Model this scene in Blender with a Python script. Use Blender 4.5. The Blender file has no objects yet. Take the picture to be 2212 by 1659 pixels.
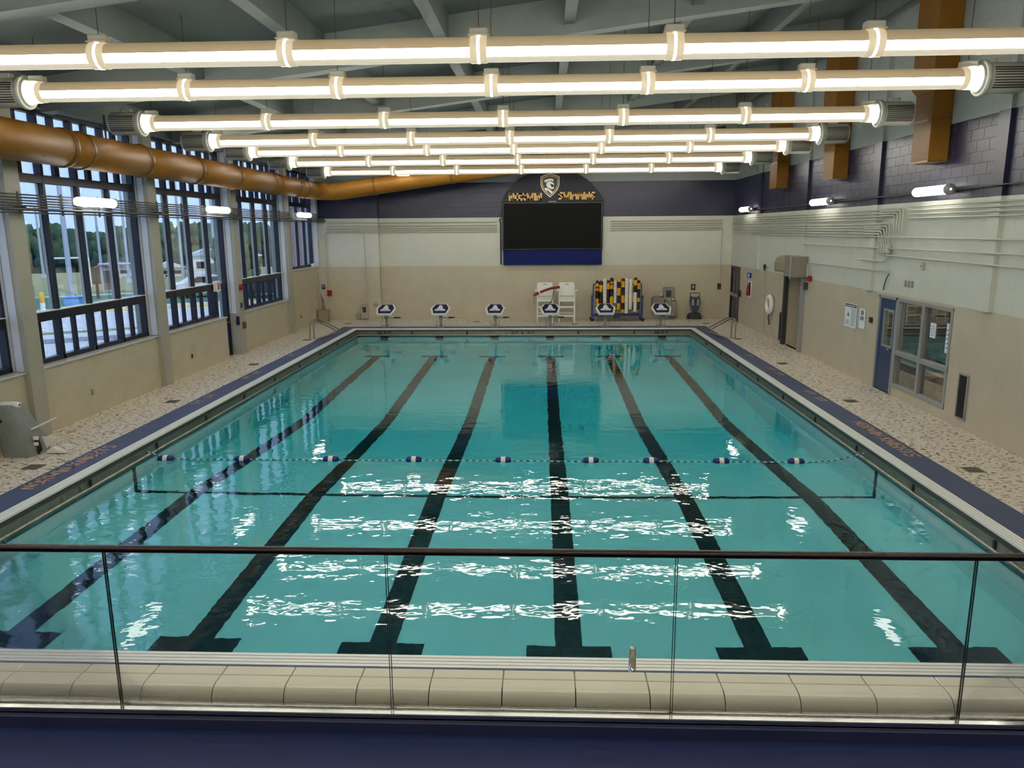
import bpy, math, random
from mathutils import Vector, Matrix

random.seed(7)
sc = bpy.context.scene
COL = sc.collection

# ------------------------------------------------------------------ camera
F, PITCH, YAW, ROLL = 1643.8, 0.2001, 0.0406, -0.0075      # solved from the 25 yd pool
CAM = Vector((0.7637, -6.1514, 3.7256))
def cam_axes():
    cp, sp, cy, sy = math.cos(PITCH), math.sin(PITCH), math.cos(YAW), math.sin(YAW)
    fwd = Vector((-sy*cp, cy*cp, -sp)); right = Vector((cy, sy, 0)); up = right.cross(fwd)
    r = right*math.cos(ROLL) + up*math.sin(ROLL)
    u = -right*math.sin(ROLL) + up*math.cos(ROLL)
    return r, u, fwd
cd = bpy.data.cameras.new('camera'); cam = bpy.data.objects.new('camera', cd); COL.objects.link(cam)
r_, u_, f_ = cam_axes()
m = Matrix.Identity(4)
for i in range(3):
    m[i][0], m[i][1], m[i][2], m[i][3] = r_[i], u_[i], -f_[i], CAM[i]
cam.matrix_world = m
cd.sensor_width = 36.0; cd.lens = F/2212*36.0; cd.clip_end = 2000; cd.clip_start = 0.05
sc.camera = cam

# ------------------------------------------------------------------ sky, sun, exposure
TUBE = 14.0            # radiance of the bright side of the light tubes
SKY = 2.3
world = bpy.data.worlds.new('sky'); sc.world = world; world.use_nodes = True
nt = world.node_tree; nt.nodes.clear()
out = nt.nodes.new('ShaderNodeOutputWorld'); bg = nt.nodes.new('ShaderNodeBackground')
tc = nt.nodes.new('ShaderNodeTexCoord'); sx = nt.nodes.new('ShaderNodeSeparateXYZ')
mr = nt.nodes.new('ShaderNodeMapRange'); mr.inputs[1].default_value = -0.02; mr.inputs[2].default_value = 0.5
rp = nt.nodes.new('ShaderNodeValToRGB')
rp.color_ramp.elements[0].color = (0.29, 0.42, 0.72, 1); rp.color_ramp.elements[1].color = (0.24, 0.41, 0.78, 1)
nz = nt.nodes.new('ShaderNodeTexNoise'); nz.inputs['Scale'].default_value = 3.0; nz.inputs['Detail'].default_value = 4
cr = nt.nodes.new('ShaderNodeValToRGB'); cr.color_ramp.elements[0].position = 0.5; cr.color_ramp.elements[1].position = 0.75
cr.color_ramp.elements[1].color = (0.5, 0.5, 0.5, 1)
mx = nt.nodes.new('ShaderNodeMixRGB'); mx.inputs[2].default_value = (0.42, 0.52, 0.70, 1)
L = nt.links.new
L(tc.outputs['Generated'], sx.inputs[0]); L(sx.outputs[2], mr.inputs[0]); L(mr.outputs[0], rp.inputs[0])
L(tc.outputs['Generated'], nz.inputs['Vector']); L(nz.outputs[0], cr.inputs[0])
L(cr.outputs[0], mx.inputs[0]); L(rp.outputs[0], mx.inputs[1]); L(mx.outputs[0], bg.inputs[0])
bg.inputs[1].default_value = SKY; L(bg.outputs[0], out.inputs[0])
sd = bpy.data.lights.new('sun', 'SUN'); sd.energy = 1.7; sd.angle = 0.01; sd.color = (1, 0.96, 0.88)
sun = bpy.data.objects.new('sun', sd); COL.objects.link(sun)
sun.rotation_euler = Vector((-0.5, 0.42, -0.75)).to_track_quat('-Z', 'Y').to_euler()
sun.location = (30, -30, 40)
vs = sc.view_settings
sc.display_settings.display_device = 'sRGB'
vs.view_transform = 'Standard'; vs.look = 'None'; vs.gamma = 1.0; vs.use_curve_mapping = False; vs.exposure = 0.28
cy = sc.cycles
cy.max_bounces = 8; cy.diffuse_bounces = 3; cy.glossy_bounces = 3; cy.transmission_bounces = 6
cy.use_adaptive_sampling = True; cy.adaptive_threshold = 0.09; cy.adaptive_min_samples = 12
cy.transparent_max_bounces = 24; cy.caustics_refractive = True; cy.caustics_reflective = False
cy.blur_glossy = 1.0; cy.sample_clamp_indirect = 20.0

# ------------------------------------------------------------------ materials
def lin(c):
    return tuple(((v/255)/12.92 if v/255 <= 0.04045 else (((v/255)+0.055)/1.055)**2.4) for v in c)
MATS = {}
def mat(name, rgb, rough=0.6, metal=0.0, var=0.0, vscale=3.0, bump=0.0, bscale=40.0, spec=0.5, emit=0.0, ecol=None, coat=0.0, srgb=True):
    if name in MATS: return MATS[name]
    m = bpy.data.materials.new(name); m.use_nodes = True
    n = m.node_tree; b = n.nodes['Principled BSDF']
    c = lin(rgb) if srgb else rgb
    b.inputs['Base Color'].default_value = (*c, 1)
    b.inputs['Roughness'].default_value = rough; b.inputs['Metallic'].default_value = metal
    b.inputs['Specular IOR Level'].default_value = spec
    b.inputs['Coat Weight'].default_value = coat
    if emit:
        e = lin(ecol) if ecol else c
        b.inputs['Emission Color'].default_value = (*e, 1); b.inputs['Emission Strength'].default_value = emit
    if var or bump:
        t = n.nodes.new('ShaderNodeTexCoord')
        geo = n.nodes.new('ShaderNodeNewGeometry')
    if var:
        z = n.nodes.new('ShaderNodeTexNoise'); z.inputs['Scale'].default_value = vscale; z.inputs['Detail'].default_value = 5
        n.links.new(geo.outputs['Position'], z.inputs['Vector'])
        rr = n.nodes.new('ShaderNodeMapRange'); rr.inputs[1].default_value = 0.3; rr.inputs[2].default_value = 0.7
        rr.inputs[3].default_value = 1-var; rr.inputs[4].default_value = 1+var
        n.links.new(z.outputs[0], rr.inputs[0])
        mu = n.nodes.new('ShaderNodeVectorMath'); mu.operation = 'SCALE'; mu.inputs[0].default_value = c
        n.links.new(rr.outputs[0], mu.inputs['Scale']); n.links.new(mu.outputs[0], b.inputs['Base Color'])
    if bump:
        z2 = n.nodes.new('ShaderNodeTexNoise'); z2.inputs['Scale'].default_value = bscale; z2.inputs['Detail'].default_value = 3
        n.links.new(geo.outputs['Position'], z2.inputs['Vector'])
        bu = n.nodes.new('ShaderNodeBump'); bu.inputs['Strength'].default_value = bump; bu.inputs['Distance'].default_value = 0.01
        n.links.new(z2.outputs[0], bu.inputs['Height']); n.links.new(bu.outputs[0], b.inputs['Normal'])
    MATS[name] = m; return m

def speckle(name, base, dark, scale, lo, hi, rough=0.5, base2=None):
    m = bpy.data.materials.new(name); m.use_nodes = True; n = m.node_tree; b = n.nodes['Principled BSDF']
    geo = n.nodes.new('ShaderNodeNewGeometry')
    mp = n.nodes.new('ShaderNodeMapping'); mp.inputs['Rotation'].default_value = (0, 0, 0.6); mp.inputs['Scale'].default_value = (1, 1.9, 1)
    z = n.nodes.new('ShaderNodeTexNoise'); z.inputs['Scale'].default_value = scale; z.inputs['Detail'].default_value = 2.5; z.inputs['Distortion'].default_value = 0.8
    r = n.nodes.new('ShaderNodeValToRGB'); r.color_ramp.elements[0].position = lo; r.color_ramp.elements[1].position = hi
    r.color_ramp.elements[0].color = (*lin(base), 1); r.color_ramp.elements[1].color = (*lin(dark), 1)
    z3 = n.nodes.new('ShaderNodeTexNoise'); z3.inputs['Scale'].default_value = scale*2.2; z3.inputs['Detail'].default_value = 2
    r3 = n.nodes.new('ShaderNodeValToRGB'); r3.color_ramp.elements[0].position = 0.6; r3.color_ramp.elements[1].position = 0.7
    r3.color_ramp.elements[0].color = (1, 1, 1, 1); r3.color_ramp.elements[1].color = (0.62, 0.6, 0.58, 1)
    mu = n.nodes.new('ShaderNodeMixRGB'); mu.blend_type = 'MULTIPLY'; mu.inputs[0].default_value = 1
    n.links.new(geo.outputs['Position'], mp.inputs[0]); n.links.new(mp.outputs[0], z.inputs['Vector']); n.links.new(z.outputs[0], r.inputs[0])
    n.links.new(geo.outputs['Position'], z3.inputs['Vector']); n.links.new(z3.outputs[0], r3.inputs[0])
    n.links.new(r.outputs[0], mu.inputs[1]); n.links.new(r3.outputs[0], mu.inputs[2]); n.links.new(mu.outputs[0], b.inputs['Base Color'])
    b.inputs['Roughness'].default_value = rough
    MATS[name] = m; return m

def glass_mat(name, tint=(1, 1, 1), refl=1.0, ior=1.5):
    m = bpy.data.materials.new(name); m.use_nodes = True; n = m.node_tree; n.nodes.clear()
    o = n.nodes.new('ShaderNodeOutputMaterial'); mixn = n.nodes.new('ShaderNodeMixShader')
    t = n.nodes.new('ShaderNodeBsdfTransparent'); t.inputs[0].default_value = (*tint, 1)
    g = n.nodes.new('ShaderNodeBsdfGlossy'); g.inputs['Roughness'].default_value = 0.0; g.inputs[0].default_value = (1, 1, 1, 1)
    fr = n.nodes.new('ShaderNodeFresnel'); fr.inputs[0].default_value = ior
    mu = n.nodes.new('ShaderNodeMath'); mu.operation = 'MULTIPLY'; mu.inputs[1].default_value = refl
    n.links.new(fr.outputs[0], mu.inputs[0]); n.links.new(mu.outputs[0], mixn.inputs[0])
    n.links.new(t.outputs[0], mixn.inputs[1]); n.links.new(g.outputs[0], mixn.inputs[2]); n.links.new(mixn.outputs[0], o.inputs[0])
    MATS[name] = m; return m

def water_mat():
    m = bpy.data.materials.new('pool_water'); m.use_nodes = True; n = m.node_tree; n.nodes.clear()
    o = n.nodes.new('ShaderNodeOutputMaterial')
    g = n.nodes.new('ShaderNodeBsdfGlass'); g.inputs['IOR'].default_value = 1.33; g.inputs['Roughness'].default_value = 0.0
    geo = n.nodes.new('ShaderNodeNewGeometry')
    mp = n.nodes.new('ShaderNodeMapping'); mp.inputs['Scale'].default_value = (0.75, 1.0, 1)
    a = n.nodes.new('ShaderNodeTexNoise'); a.inputs['Scale'].default_value = 4.2; a.inputs['Detail'].default_value = 2.5; a.inputs['Roughness'].default_value = 0.45
    big = n.nodes.new('ShaderNodeTexNoise'); big.inputs['Scale'].default_value = 0.18; big.inputs['Detail'].default_value = 1
    mr = n.nodes.new('ShaderNodeMapRange'); mr.inputs[1].default_value = 0.35; mr.inputs[2].default_value = 0.65; mr.inputs[3].default_value = 0.5; mr.inputs[4].default_value = 1.25
    b = n.nodes.new('ShaderNodeBump'); b.inputs['Distance'].default_value = 0.0045
    n.links.new(geo.outputs['Position'], mp.inputs[0]); n.links.new(mp.outputs[0], a.inputs['Vector'])
    n.links.new(geo.outputs['Position'], big.inputs['Vector']); n.links.new(big.outputs[0], mr.inputs[0])
    n.links.new(mr.outputs[0], b.inputs['Strength']); n.links.new(a.outputs[0], b.inputs['Height']); n.links.new(b.outputs[0], g.inputs['Normal'])
    v = n.nodes.new('ShaderNodeVolumeAbsorption'); v.inputs[0].default_value = (0.0, 0.93, 0.95, 1); v.inputs[1].default_value = 0.37
    n.links.new(g.outputs[0], o.inputs['Surface']); n.links.new(v.outputs[0], o.inputs['Volume'])
    MATS['water'] = m; return m

BEIGE = mat('beige_block_paint', (193, 182, 156), 0.45, var=0.05, vscale=2.0, bump=0.15, bscale=60)
WHITE = mat('white_block_paint', (205, 205, 190), 0.45, var=0.03, vscale=2.0, bump=0.12, bscale=60)
NAVY = mat('navy_block_paint', (27, 29, 58), 0.36, var=0.08, vscale=2.0, bump=0.2, bscale=50)
GREYW = mat('grey_upper_paint', (160, 166, 160), 0.55, var=0.03)
COLUMN = mat('column_paint', (168, 164, 148), 0.45, var=0.03)
REVEAL = mat('reveal_paint', (205, 208, 210), 0.4, var=0.02)
CEIL = mat('ceiling_paint', (100, 106, 103), 0.7, var=0.06, vscale=1.2)
RAFTER = mat('rafter_paint', (120, 127, 123), 0.6, var=0.05)
RIB = mat('rib_paint', (108, 115, 111), 0.65, var=0.05)
DECK = speckle('pebble_deck', (226, 215, 196), (84, 74, 62), 11.5, 0.56, 0.62, 0.5)
COPING = mat('blue_coping', (68, 80, 112), 0.5, var=0.08, vscale=8, bump=0.2, bscale=120)
TAN = mat('tan_lettering', (194, 156, 124), 0.5)
GRATE = mat('white_grate', (244, 244, 236), 0.35)
TROUGHSHADE = mat('trough_shade', (26, 26, 26), 0.7)
STEEL = mat('brushed_steel', (150, 144, 132), 0.35, metal=0.85, var=0.08, vscale=6)
CHROME = mat('chrome', (205, 203, 198), 0.12, metal=1.0)
POOLF = mat('pool_plaster', (240, 250, 250), 0.6, var=0.03, vscale=0.7)
POOLL = speckle('dark_lane_tile', (20, 34, 40), (34, 52, 58), 30, 0.5, 0.6, 0.5)
BLACK = mat('black_plastic', (20, 20, 22), 0.4)
FRAME = mat('dark_window_frame', (22, 27, 40), 0.35, spec=0.4)
SILL = mat('stone_sill', (190, 186, 174), 0.3, var=0.08, vscale=6)
GALF = mat('gallery_blue_floor', (27, 43, 92), 0.7, var=0.12, vscale=2.5, bump=0.1, bscale=30)
CURB = mat('gallery_curb_paint', (52, 58, 96), 0.45, var=0.1, vscale=5)
TILE = mat('glazed_cream_tile', (236, 230, 206), 0.12, var=0.04, vscale=3, coat=0.3)
GROUT = mat('tile_grout', (150, 132, 98), 0.8)
YELLOW = mat('ochre_duct_paint', (132, 89, 25), 0.5, var=0.07, vscale=3, spec=0.28)
YRING = mat('ochre_duct_ring', (104, 69, 19), 0.35)
PIPEC = mat('painted_conduit', (188, 186, 168), 0.4)
PIPED = mat('dark_conduit', (66, 64, 58), 0.5)
PLASTW = mat('white_plastic', (236, 234, 226), 0.35)
PLASTG = mat('grey_plastic', (150, 152, 150), 0.45)
RED = mat('red_plastic', (150, 26, 28), 0.4)
REDROPE = mat('red_vinyl', (140, 20, 30), 0.45)
GOLD = mat('gold_letter', (214, 164, 66), 0.35, spec=0.6)
SILVER = mat('silver_emblem', (196, 194, 186), 0.35, metal=0.3)
CHAR = mat('charcoal_panel', (46, 46, 54), 0.55, var=0.05, spec=0.3)
SCREEN = mat('screen_black', (12, 13, 12), 0.6, spec=0.15)
BANNER = mat('blue_banner', (14, 28, 92), 0.6, spec=0.2)
LANEY = mat('lane_float_yellow', (226, 168, 22), 0.4)
LANEB = mat('lane_float_black', (22, 22, 28), 0.35)
LANEW = mat('lane_float_white', (226, 222, 210), 0.4)
BLUEM = mat('blue_metal', (56, 70, 130), 0.4)
DOORB = mat('door_blue', (36, 60, 98), 0.4)
DOORD = mat('door_dark_blue', (24, 28, 56), 0.35)
ALU = mat('grey_aluminium', (160, 160, 156), 0.4, metal=0.3)
LOUV = mat('dark_louver', (54, 54, 54), 0.5)
PAPER = mat('white_paper', (224, 228, 230), 0.7)
INK = mat('print_ink', (120, 130, 145), 0.7)
INKD = mat('print_dark', (40, 44, 70), 0.7)
CARD = mat('cardboard', (172, 128, 72), 0.8, var=0.06)
OFFICE = mat('office_wall', (120, 118, 100), 0.7)
TEAL = mat('teal_plastic', (40, 110, 116), 0.5)
RUBBER = mat('rubber', (34, 34, 34), 0.7)
FLOATB = mat('navy_float', (26, 36, 104), 0.4)
ROPEW = mat('white_rope', (200, 220, 216), 0.6)
ROPEB = mat('blue_rope', (46, 96, 120), 0.6)
STAIN = mat('stainless', (168, 164, 152), 0.28, metal=0.9)
HOUSE = mat('lamp_housing', (206, 202, 184), 0.5)
FLANGE = mat('lamp_flange', (214, 212, 196), 0.3)
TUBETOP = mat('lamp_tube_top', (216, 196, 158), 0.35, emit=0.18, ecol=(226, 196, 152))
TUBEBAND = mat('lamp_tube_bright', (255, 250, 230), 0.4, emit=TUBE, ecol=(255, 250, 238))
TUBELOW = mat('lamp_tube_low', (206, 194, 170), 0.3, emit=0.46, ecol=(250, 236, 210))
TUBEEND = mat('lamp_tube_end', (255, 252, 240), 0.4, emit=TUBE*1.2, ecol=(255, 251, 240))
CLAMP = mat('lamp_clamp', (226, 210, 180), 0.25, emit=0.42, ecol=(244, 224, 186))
SLIT = mat('lamp_slit', (255, 252, 240), 0.4, emit=6, ecol=(255, 250, 232))
WLAMP = mat('wall_lamp_lens', (255, 255, 252), 0.4, emit=7.0, ecol=(255, 252, 246))
EXITB = mat('exit_sign_blue', (60, 70, 210), 0.4, emit=1.2, ecol=(90, 100, 255))
for _m in (TUBETOP, TUBELOW, CLAMP, SLIT, EXITB): _m.cycles.emission_sampling = 'NONE'
PANE = glass_mat('window_glass', (0.985, 0.995, 0.995), 0.5)
RAILG = glass_mat('balustrade_glass', (0.98, 0.99, 0.985), 0.4)
GEDGE = mat('glass_edge', (14, 26, 24), 0.2)
OGLASS = glass_mat('office_glass', (0.93, 0.95, 0.94), 0.55)
WATER = water_mat()
GRASS = mat('turf_green', (74, 116, 80), 0.9, var=0.15, vscale=0.4)
DRY = mat('dry_grass', (142, 142, 92), 0.95, var=0.15, vscale=0.3)
PAVE = mat('concrete_pavement', (206, 202, 196), 0.9, var=0.05)
ASPH = mat('asphalt', (136, 132, 136), 0.9, var=0.05)
YCURB = mat('yellow_curb', (232, 200, 96), 0.8)
LEAF = [mat('foliage_a', (52, 76, 50), 0.9, var=0.35, vscale=1.1), mat('foliage_b', (68, 92, 58), 0.9, var=0.35, vscale=1.1), mat('foliage_c', (44, 66, 50), 0.9, var=0.3, vscale=1.1)]
BARK = mat('bark', (84, 70, 56), 0.9)
POLE = mat('galvanised_pole', (176, 184, 192), 0.5)
BRICK = mat('pink_brick', (140, 118, 114), 0.85, var=0.08, vscale=2)

# ------------------------------------------------------------------ mesh builder
class MB:
    def __init__(s): s.v = []; s.f = []; s.mi = []; s.sm = []; s.cm = 0
    def add(s, vs, fs, smooth=False):
        o = len(s.v); s.v += [tuple(v) for v in vs]
        for f in fs: s.f.append(tuple(i+o for i in f)); s.mi.append(s.cm); s.sm.append(smooth)
        return s
    def box(s, x0, x1, y0, y1, z0, z1, M=None):
        vs = [Vector((x, y, z)) for z in (z0, z1) for y in (y0, y1) for x in (x0, x1)]
        if M: vs = [M @ v for v in vs]
        return s.add(vs, [(0,2,3,1),(4,5,7,6),(0,1,5,4),(2,6,7,3),(0,4,6,2),(1,3,7,5)])
    def cbox(s, c, d, M=None):
        return s.box(c[0]-d[0]/2, c[0]+d[0]/2, c[1]-d[1]/2, c[1]+d[1]/2, c[2]-d[2]/2, c[2]+d[2]/2, M)
    def bbox(s, x0, x1, y0, y1, z0, z1, b, M=None):
        # box with chamfered edges
        X, Y, Z = (x0, x1), (y0, y1), (z0, z1); vs = []; idx = {}
        for a in (0,1):
            for c in (0,1):
                for e in (0,1):
                    p = Vector((X[a], Y[c], Z[e])); sg = Vector((1-2*a, 1-2*c, 1-2*e))
                    for k in range(3):
                        q = p.copy()
                        for j in range(3):
                            if j != k: q[j] += sg[j]*b
                        idx[(a,c,e,k)] = len(vs); vs.append(q)
        fs = []
        for k in range(3):      # faces whose vertices sit on plane k (the axis not inset)
            o = [j for j in range(3) if j != k]
            for side in (0,1):
                q = []
                for (p1, p2) in ((0,0),(1,0),(1,1),(0,1)):
                    key = [0,0,0]; key[k] = side; key[o[0]] = p1; key[o[1]] = p2
                    q.append(idx[(key[0],key[1],key[2],k)])
                fs.append(tuple(q))
        for k in range(3):      # edges along axis k
            o = [j for j in range(3) if j != k]
            for s1 in (0,1):
                for s2 in (0,1):
                    q = []
                    for t, kk in ((0,o[0]),(1,o[0]),(1,o[1]),(0,o[1])):
                        key = [0,0,0]; key[k] = t; key[o[0]] = s1; key[o[1]] = s2
                        q.append(idx[(key[0],key[1],key[2],kk)])
                    fs.append(tuple(q))
        for a in (0,1):
            for c in (0,1):
                for e in (0,1): fs.append((idx[(a,c,e,0)], idx[(a,c,e,1)], idx[(a,c,e,2)]))
        if M: vs = [M @ v for v in vs]
        return s.add(vs, fs)
    def cyl(s, a, b, r, n=12, r2=None, cap=True, smooth=True):
        a, b = Vector(a), Vector(b); d = (b-a).normalized(); r2 = r if r2 is None else r2
        u = d.orthogonal().normalized(); w = d.cross(u)
        vs = []
        for p, rr in ((a, r), (b, r2)):
            for k in range(n):
                t = 2*math.pi*k/n; vs.append(p + (u*math.cos(t) + w*math.sin(t))*rr)
        s.add(vs, [(k, (k+1) % n, n+(k+1) % n, n+k) for k in range(n)], smooth)
        if cap: s.add(vs, [tuple(range(n))[::-1], tuple(range(n, 2*n))])
        return s
    def path(s, pts, r, n=8, cap=True):
        pts = [Vector(p) for p in pts]; rings = []; u = None
        for i, p in enumerate(pts):
            d = ((pts[min(i+1, len(pts)-1)] - p).normalized() + (p - pts[max(i-1, 0)]).normalized()).normalized()
            u = d.orthogonal().normalized() if u is None else (u - d*u.dot(d)).normalized()
            w = d.cross(u); rings.append([p + (u*math.cos(2*math.pi*k/n) + w*math.sin(2*math.pi*k/n))*r for k in range(n)])
        vs = [v for rg in rings for v in rg]
        s.add(vs, [(i*n+k, i*n+(k+1) % n, (i+1)*n+(k+1) % n, (i+1)*n+k) for i in range(len(pts)-1) for k in range(n)], True)
        if cap: s.add(vs, [tuple(range(n))[::-1], tuple(range((len(pts)-1)*n, len(pts)*n))])
        return s
    def lathe(s, prof, c, axis='Z', n=20, smooth=True, M=None):
        vs = []
        for (r, h) in prof:
            for k in range(n):
                t = 2*math.pi*k/n; a, b = r*math.cos(t), r*math.sin(t)
                p = {'Z': (a, b, h), 'Y': (a, h, b), 'X': (h, a, b)}[axis]
                v = Vector(p); v = (M @ v) if M else v
                vs.append(v + Vector(c))
        q = len(prof)
        return s.add(vs, [(i*n+k, i*n+(k+1) % n, (i+1)*n+(k+1) % n, (i+1)*n+k) for i in range(q-1) for k in range(n)], smooth)
    def prism(s, poly, d0, d1, axis='Y', M=None):
        # polygon in the two other axes, extruded along axis
        def P(a, b, d): return Vector({'Y': (a, d, b), 'X': (d, a, b), 'Z': (a, b, d)}[axis])
        n = len(poly); vs = [P(a, b, d0) for a, b in poly] + [P(a, b, d1) for a, b in poly]
        if M: vs = [M @ v for v in vs]
        return s.add(vs, [tuple(range(n)), tuple(range(n, 2*n))[::-1]] + [(k, n+k, n+(k+1) % n, (k+1) % n) for k in range(n)])
    def ico(s, c, rad, sub=2, jit=0.0, sc=(1,1,1)):
        vs, fs = ICO[sub]; c = Vector(c); o = []
        for v in vs:
            k = rad*(1+random.uniform(-jit, jit)); o.append(c + Vector((v[0]*sc[0], v[1]*sc[1], v[2]*sc[2]))*k)
        return s.add(o, fs, True)
    def mesh(s, name, mats):
        me = bpy.data.meshes.new(name); me.from_pydata(s.v, [], s.f)
        for m in (mats if isinstance(mats, (list, tuple)) else [mats]): me.materials.append(m)
        me.polygons.foreach_set('material_index', s.mi); me.polygons.foreach_set('use_smooth', s.sm)
        me.update(); return me
    def build(s, name, mats, parent=None, flip=False):
        me = s.mesh(name, mats)
        import bmesh
        bm = bmesh.new(); bm.from_mesh(me); bmesh.ops.recalc_face_normals(bm, faces=bm.faces); bm.to_mesh(me); bm.free()
        return link(name, me, parent)

def ico_data(sub):
    import bmesh
    bm = bmesh.new(); bmesh.ops.create_icosphere(bm, subdivisions=sub, radius=1)
    bm.verts.ensure_lookup_table(); v = [tuple(x.co) for x in bm.verts]; f = [tuple(q.index for q in p.verts) for p in bm.faces]
    bm.free(); return v, f
ICO = {1: ico_data(1), 2: ico_data(2), 3: ico_data(3)}

def link(name, me, parent=None, loc=None, rot=None, scale=None):
    o = bpy.data.objects.new(name, me); COL.objects.link(o)
    if parent: o.parent = parent
    if loc is not None: o.location = loc
    if rot is not None: o.rotation_euler = rot
    if scale is not None: o.scale = scale
    return o
def thing(name, label, cat, loc=(0,0,0), rz=0, group=None):
    o = bpy.data.objects.new(name, None); COL.objects.link(o); o.location = loc; o.rotation_euler = (0,0,rz)
    o.empty_display_size = 0.1
    return tag(o, label, cat, group)
def tag(o, label, cat, group=None, kind=None):
    o['label'] = label; o['category'] = cat
    if group: o['group'] = group
    if kind: o['kind'] = kind
    return o
def struct(o, label=None, cat=None):
    o['kind'] = 'structure'
    if label: o['label'] = label
    if cat: o['category'] = cat
    return o
def sroot(name, label=None, cat=None, loc=(0,0,0)):
    o = bpy.data.objects.new(name, None); COL.objects.link(o); o.location = loc; o.empty_display_size = 0.1
    return struct(o, label, cat)
def copy_tree(o, loc=None, rz=None, label=None, parent=None, scale=None):
    c = o.copy(); COL.objects.link(c); c.parent = parent
    if loc is not None: c.location = loc
    if rz is not None: c.rotation_euler = (0,0,rz)
    if scale is not None: c.scale = scale
    if label: c['label'] = label
    for ch in list(o.children): copy_tree(ch, parent=c)
    return c

# stroke font (square athletic letters); unit cell w x 1
FONT = {
 'N': (.62, [((0,0),(0,1)),((0,1),(.62,0)),((.62,0),(.62,1))]),
 'O': (.6, [((0,0),(0,1)),((0,1),(.6,1)),((.6,1),(.6,0)),((.6,0),(0,0))]),
 'R': (.6, [((0,0),(0,1)),((0,1),(.6,1)),((.6,1),(.6,.48)),((.6,.48),(0,.48)),((.25,.48),(.6,0))]),
 'W': (.9, [((0,1),(.22,0)),((.22,0),(.45,.85)),((.45,.85),(.68,0)),((.68,0),(.9,1))]),
 'I': (.0, [((0,0),(0,1))]),
 'S': (.6, [((.6,1),(0,1)),((0,1),(0,.5)),((0,.5),(.6,.5)),((.6,.5),(.6,0)),((.6,0),(0,0))]),
 'M': (.8, [((0,0),(0,1)),((0,1),(.4,.3)),((.4,.3),(.8,1)),((.8,1),(.8,0))]),
 'G': (.6, [((.6,1),(0,1)),((0,1),(0,0)),((0,0),(.6,0)),((.6,0),(.6,.5)),((.6,.5),(.3,.5))]),
 'C': (.6, [((.6,1),(0,1)),((0,1),(0,0)),((0,0),(.6,0))]),
 'A': (.66, [((0,0),(.33,1)),((.33,1),(.66,0)),((.13,.35),(.53,.35))]),
 'U': (.6, [((0,1),(0,0)),((0,0),(.6,0)),((.6,0),(.6,1))]),
 'T': (.6, [((0,1),(.6,1)),((.3,1),(.3,0))]),
 'D': (.6, [((0,0),(0,1)),((0,1),(.4,1)),((.4,1),(.6,.75)),((.6,.75),(.6,.25)),((.6,.25),(.4,0)),((.4,0),(0,0))]),
 'V': (.66, [((0,1),(.33,0)),((.33,0),(.66,1))]),
 'F': (.55, [((0,0),(0,1)),((0,1),(.55,1)),((0,.52),(.45,.52))]),
 'P': (.6, [((0,0),(0,1)),((0,1),(.6,1)),((.6,1),(.6,.48)),((.6,.48),(0,.48))]),
 'L': (.55, [((0,1),(0,0)),((0,0),(.55,0))]),
 'E': (.55, [((0,0),(0,1)),((0,1),(.55,1)),((0,.5),(.45,.5)),((0,0),(.55,0))]),
 '0': (.55, [((0,0),(0,1)),((0,1),(.55,1)),((.55,1),(.55,0)),((.55,0),(0,0))]),
 '1': (.0, [((0,0),(0,1))]),
 '2': (.55, [((0,1),(.55,1)),((.55,1),(.55,.5)),((.55,.5),(0,.5)),((0,.5),(0,0)),((0,0),(.55,0))]),
 '4': (.55, [((0,1),(0,.4)),((0,.4),(.55,.4)),((.45,1),(.45,0))]),
 '5': (.55, [((.55,1),(0,1)),((0,1),(0,.5)),((0,.5),(.55,.5)),((.55,.5),(.55,0)),((.55,0),(0,0))]),
 '9': (.55, [((.55,.5),(0,.5)),((0,.5),(0,1)),((0,1),(.55,1)),((.55,1),(.55,0)),((.55,0),(0,0))]),
 'X': (.6, [((0,0),(.6,1)),((0,1),(.6,0))]),
 'K': (.6, [((0,0),(0,1)),((.6,1),(0,.45)),((.2,.6),(.6,0))]),
 'H': (.6, [((0,0),(0,1)),((.6,0),(.6,1)),((0,.5),(.6,.5))]),
}
def glyph(ch, h, t, thick):
    """letter standing in the XZ plane, extruded along -Y"""
    mb = MB(); w, st = FONT[ch]
    for (a, b) in st:
        a = Vector((a[0]*h, a[1]*h)); b = Vector((b[0]*h, b[1]*h)); d = (b-a).normalized(); n = Vector((-d.y, d.x))
        a2, b2 = a - d*t/2*0.98, b + d*t/2*0.98
        q = [a2+n*t/2, b2+n*t/2, b2-n*t/2, a2-n*t/2]
        mb.prism([(p.x, p.y) for p in q], -thick, 0, 'Y')
    return mb, w*h
def text(word, h, t, thick, mtl, parent, M, gap=0.12, total=None, name='letter'):
    gl = []; wd = 0
    for ch in word:
        if ch == ' ': gl.append((None, h*0.45)); wd += h*0.45 + 0; continue
        mb, w = glyph(ch, h, t, thick); gl.append((mb, w)); wd += w + t + gap*h
    k = total/wd if total else 1.0; x = t/2*k
    for mb, w in gl:
        if mb is not None:
            for i, v in enumerate(mb.v): mb.v[i] = tuple(M @ Vector((v[0]*k + x, v[1], v[2])))
            mb.build(name, mtl, parent); x += (w + t + gap*h)*k
        else: x += w*k

# ------------------------------------------------------------------ room constants
XL, XR, YF, YB = -8.6, 8.63, 26.3, -12.0
PH, PLEN, ZW = 6.4, 22.86, -0.30
ZB, ZWH, ZN = 2.24, 4.23, 5.65           # beige / white / navy zone tops
K, Z0 = 0.123, 5.936                     # roof slope, rafter underside at the left wall
def roof(x): return Z0 + K*(x + 8.6)
COLY = [7.25 + 4.88*k for k in range(-4, 5)]

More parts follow.
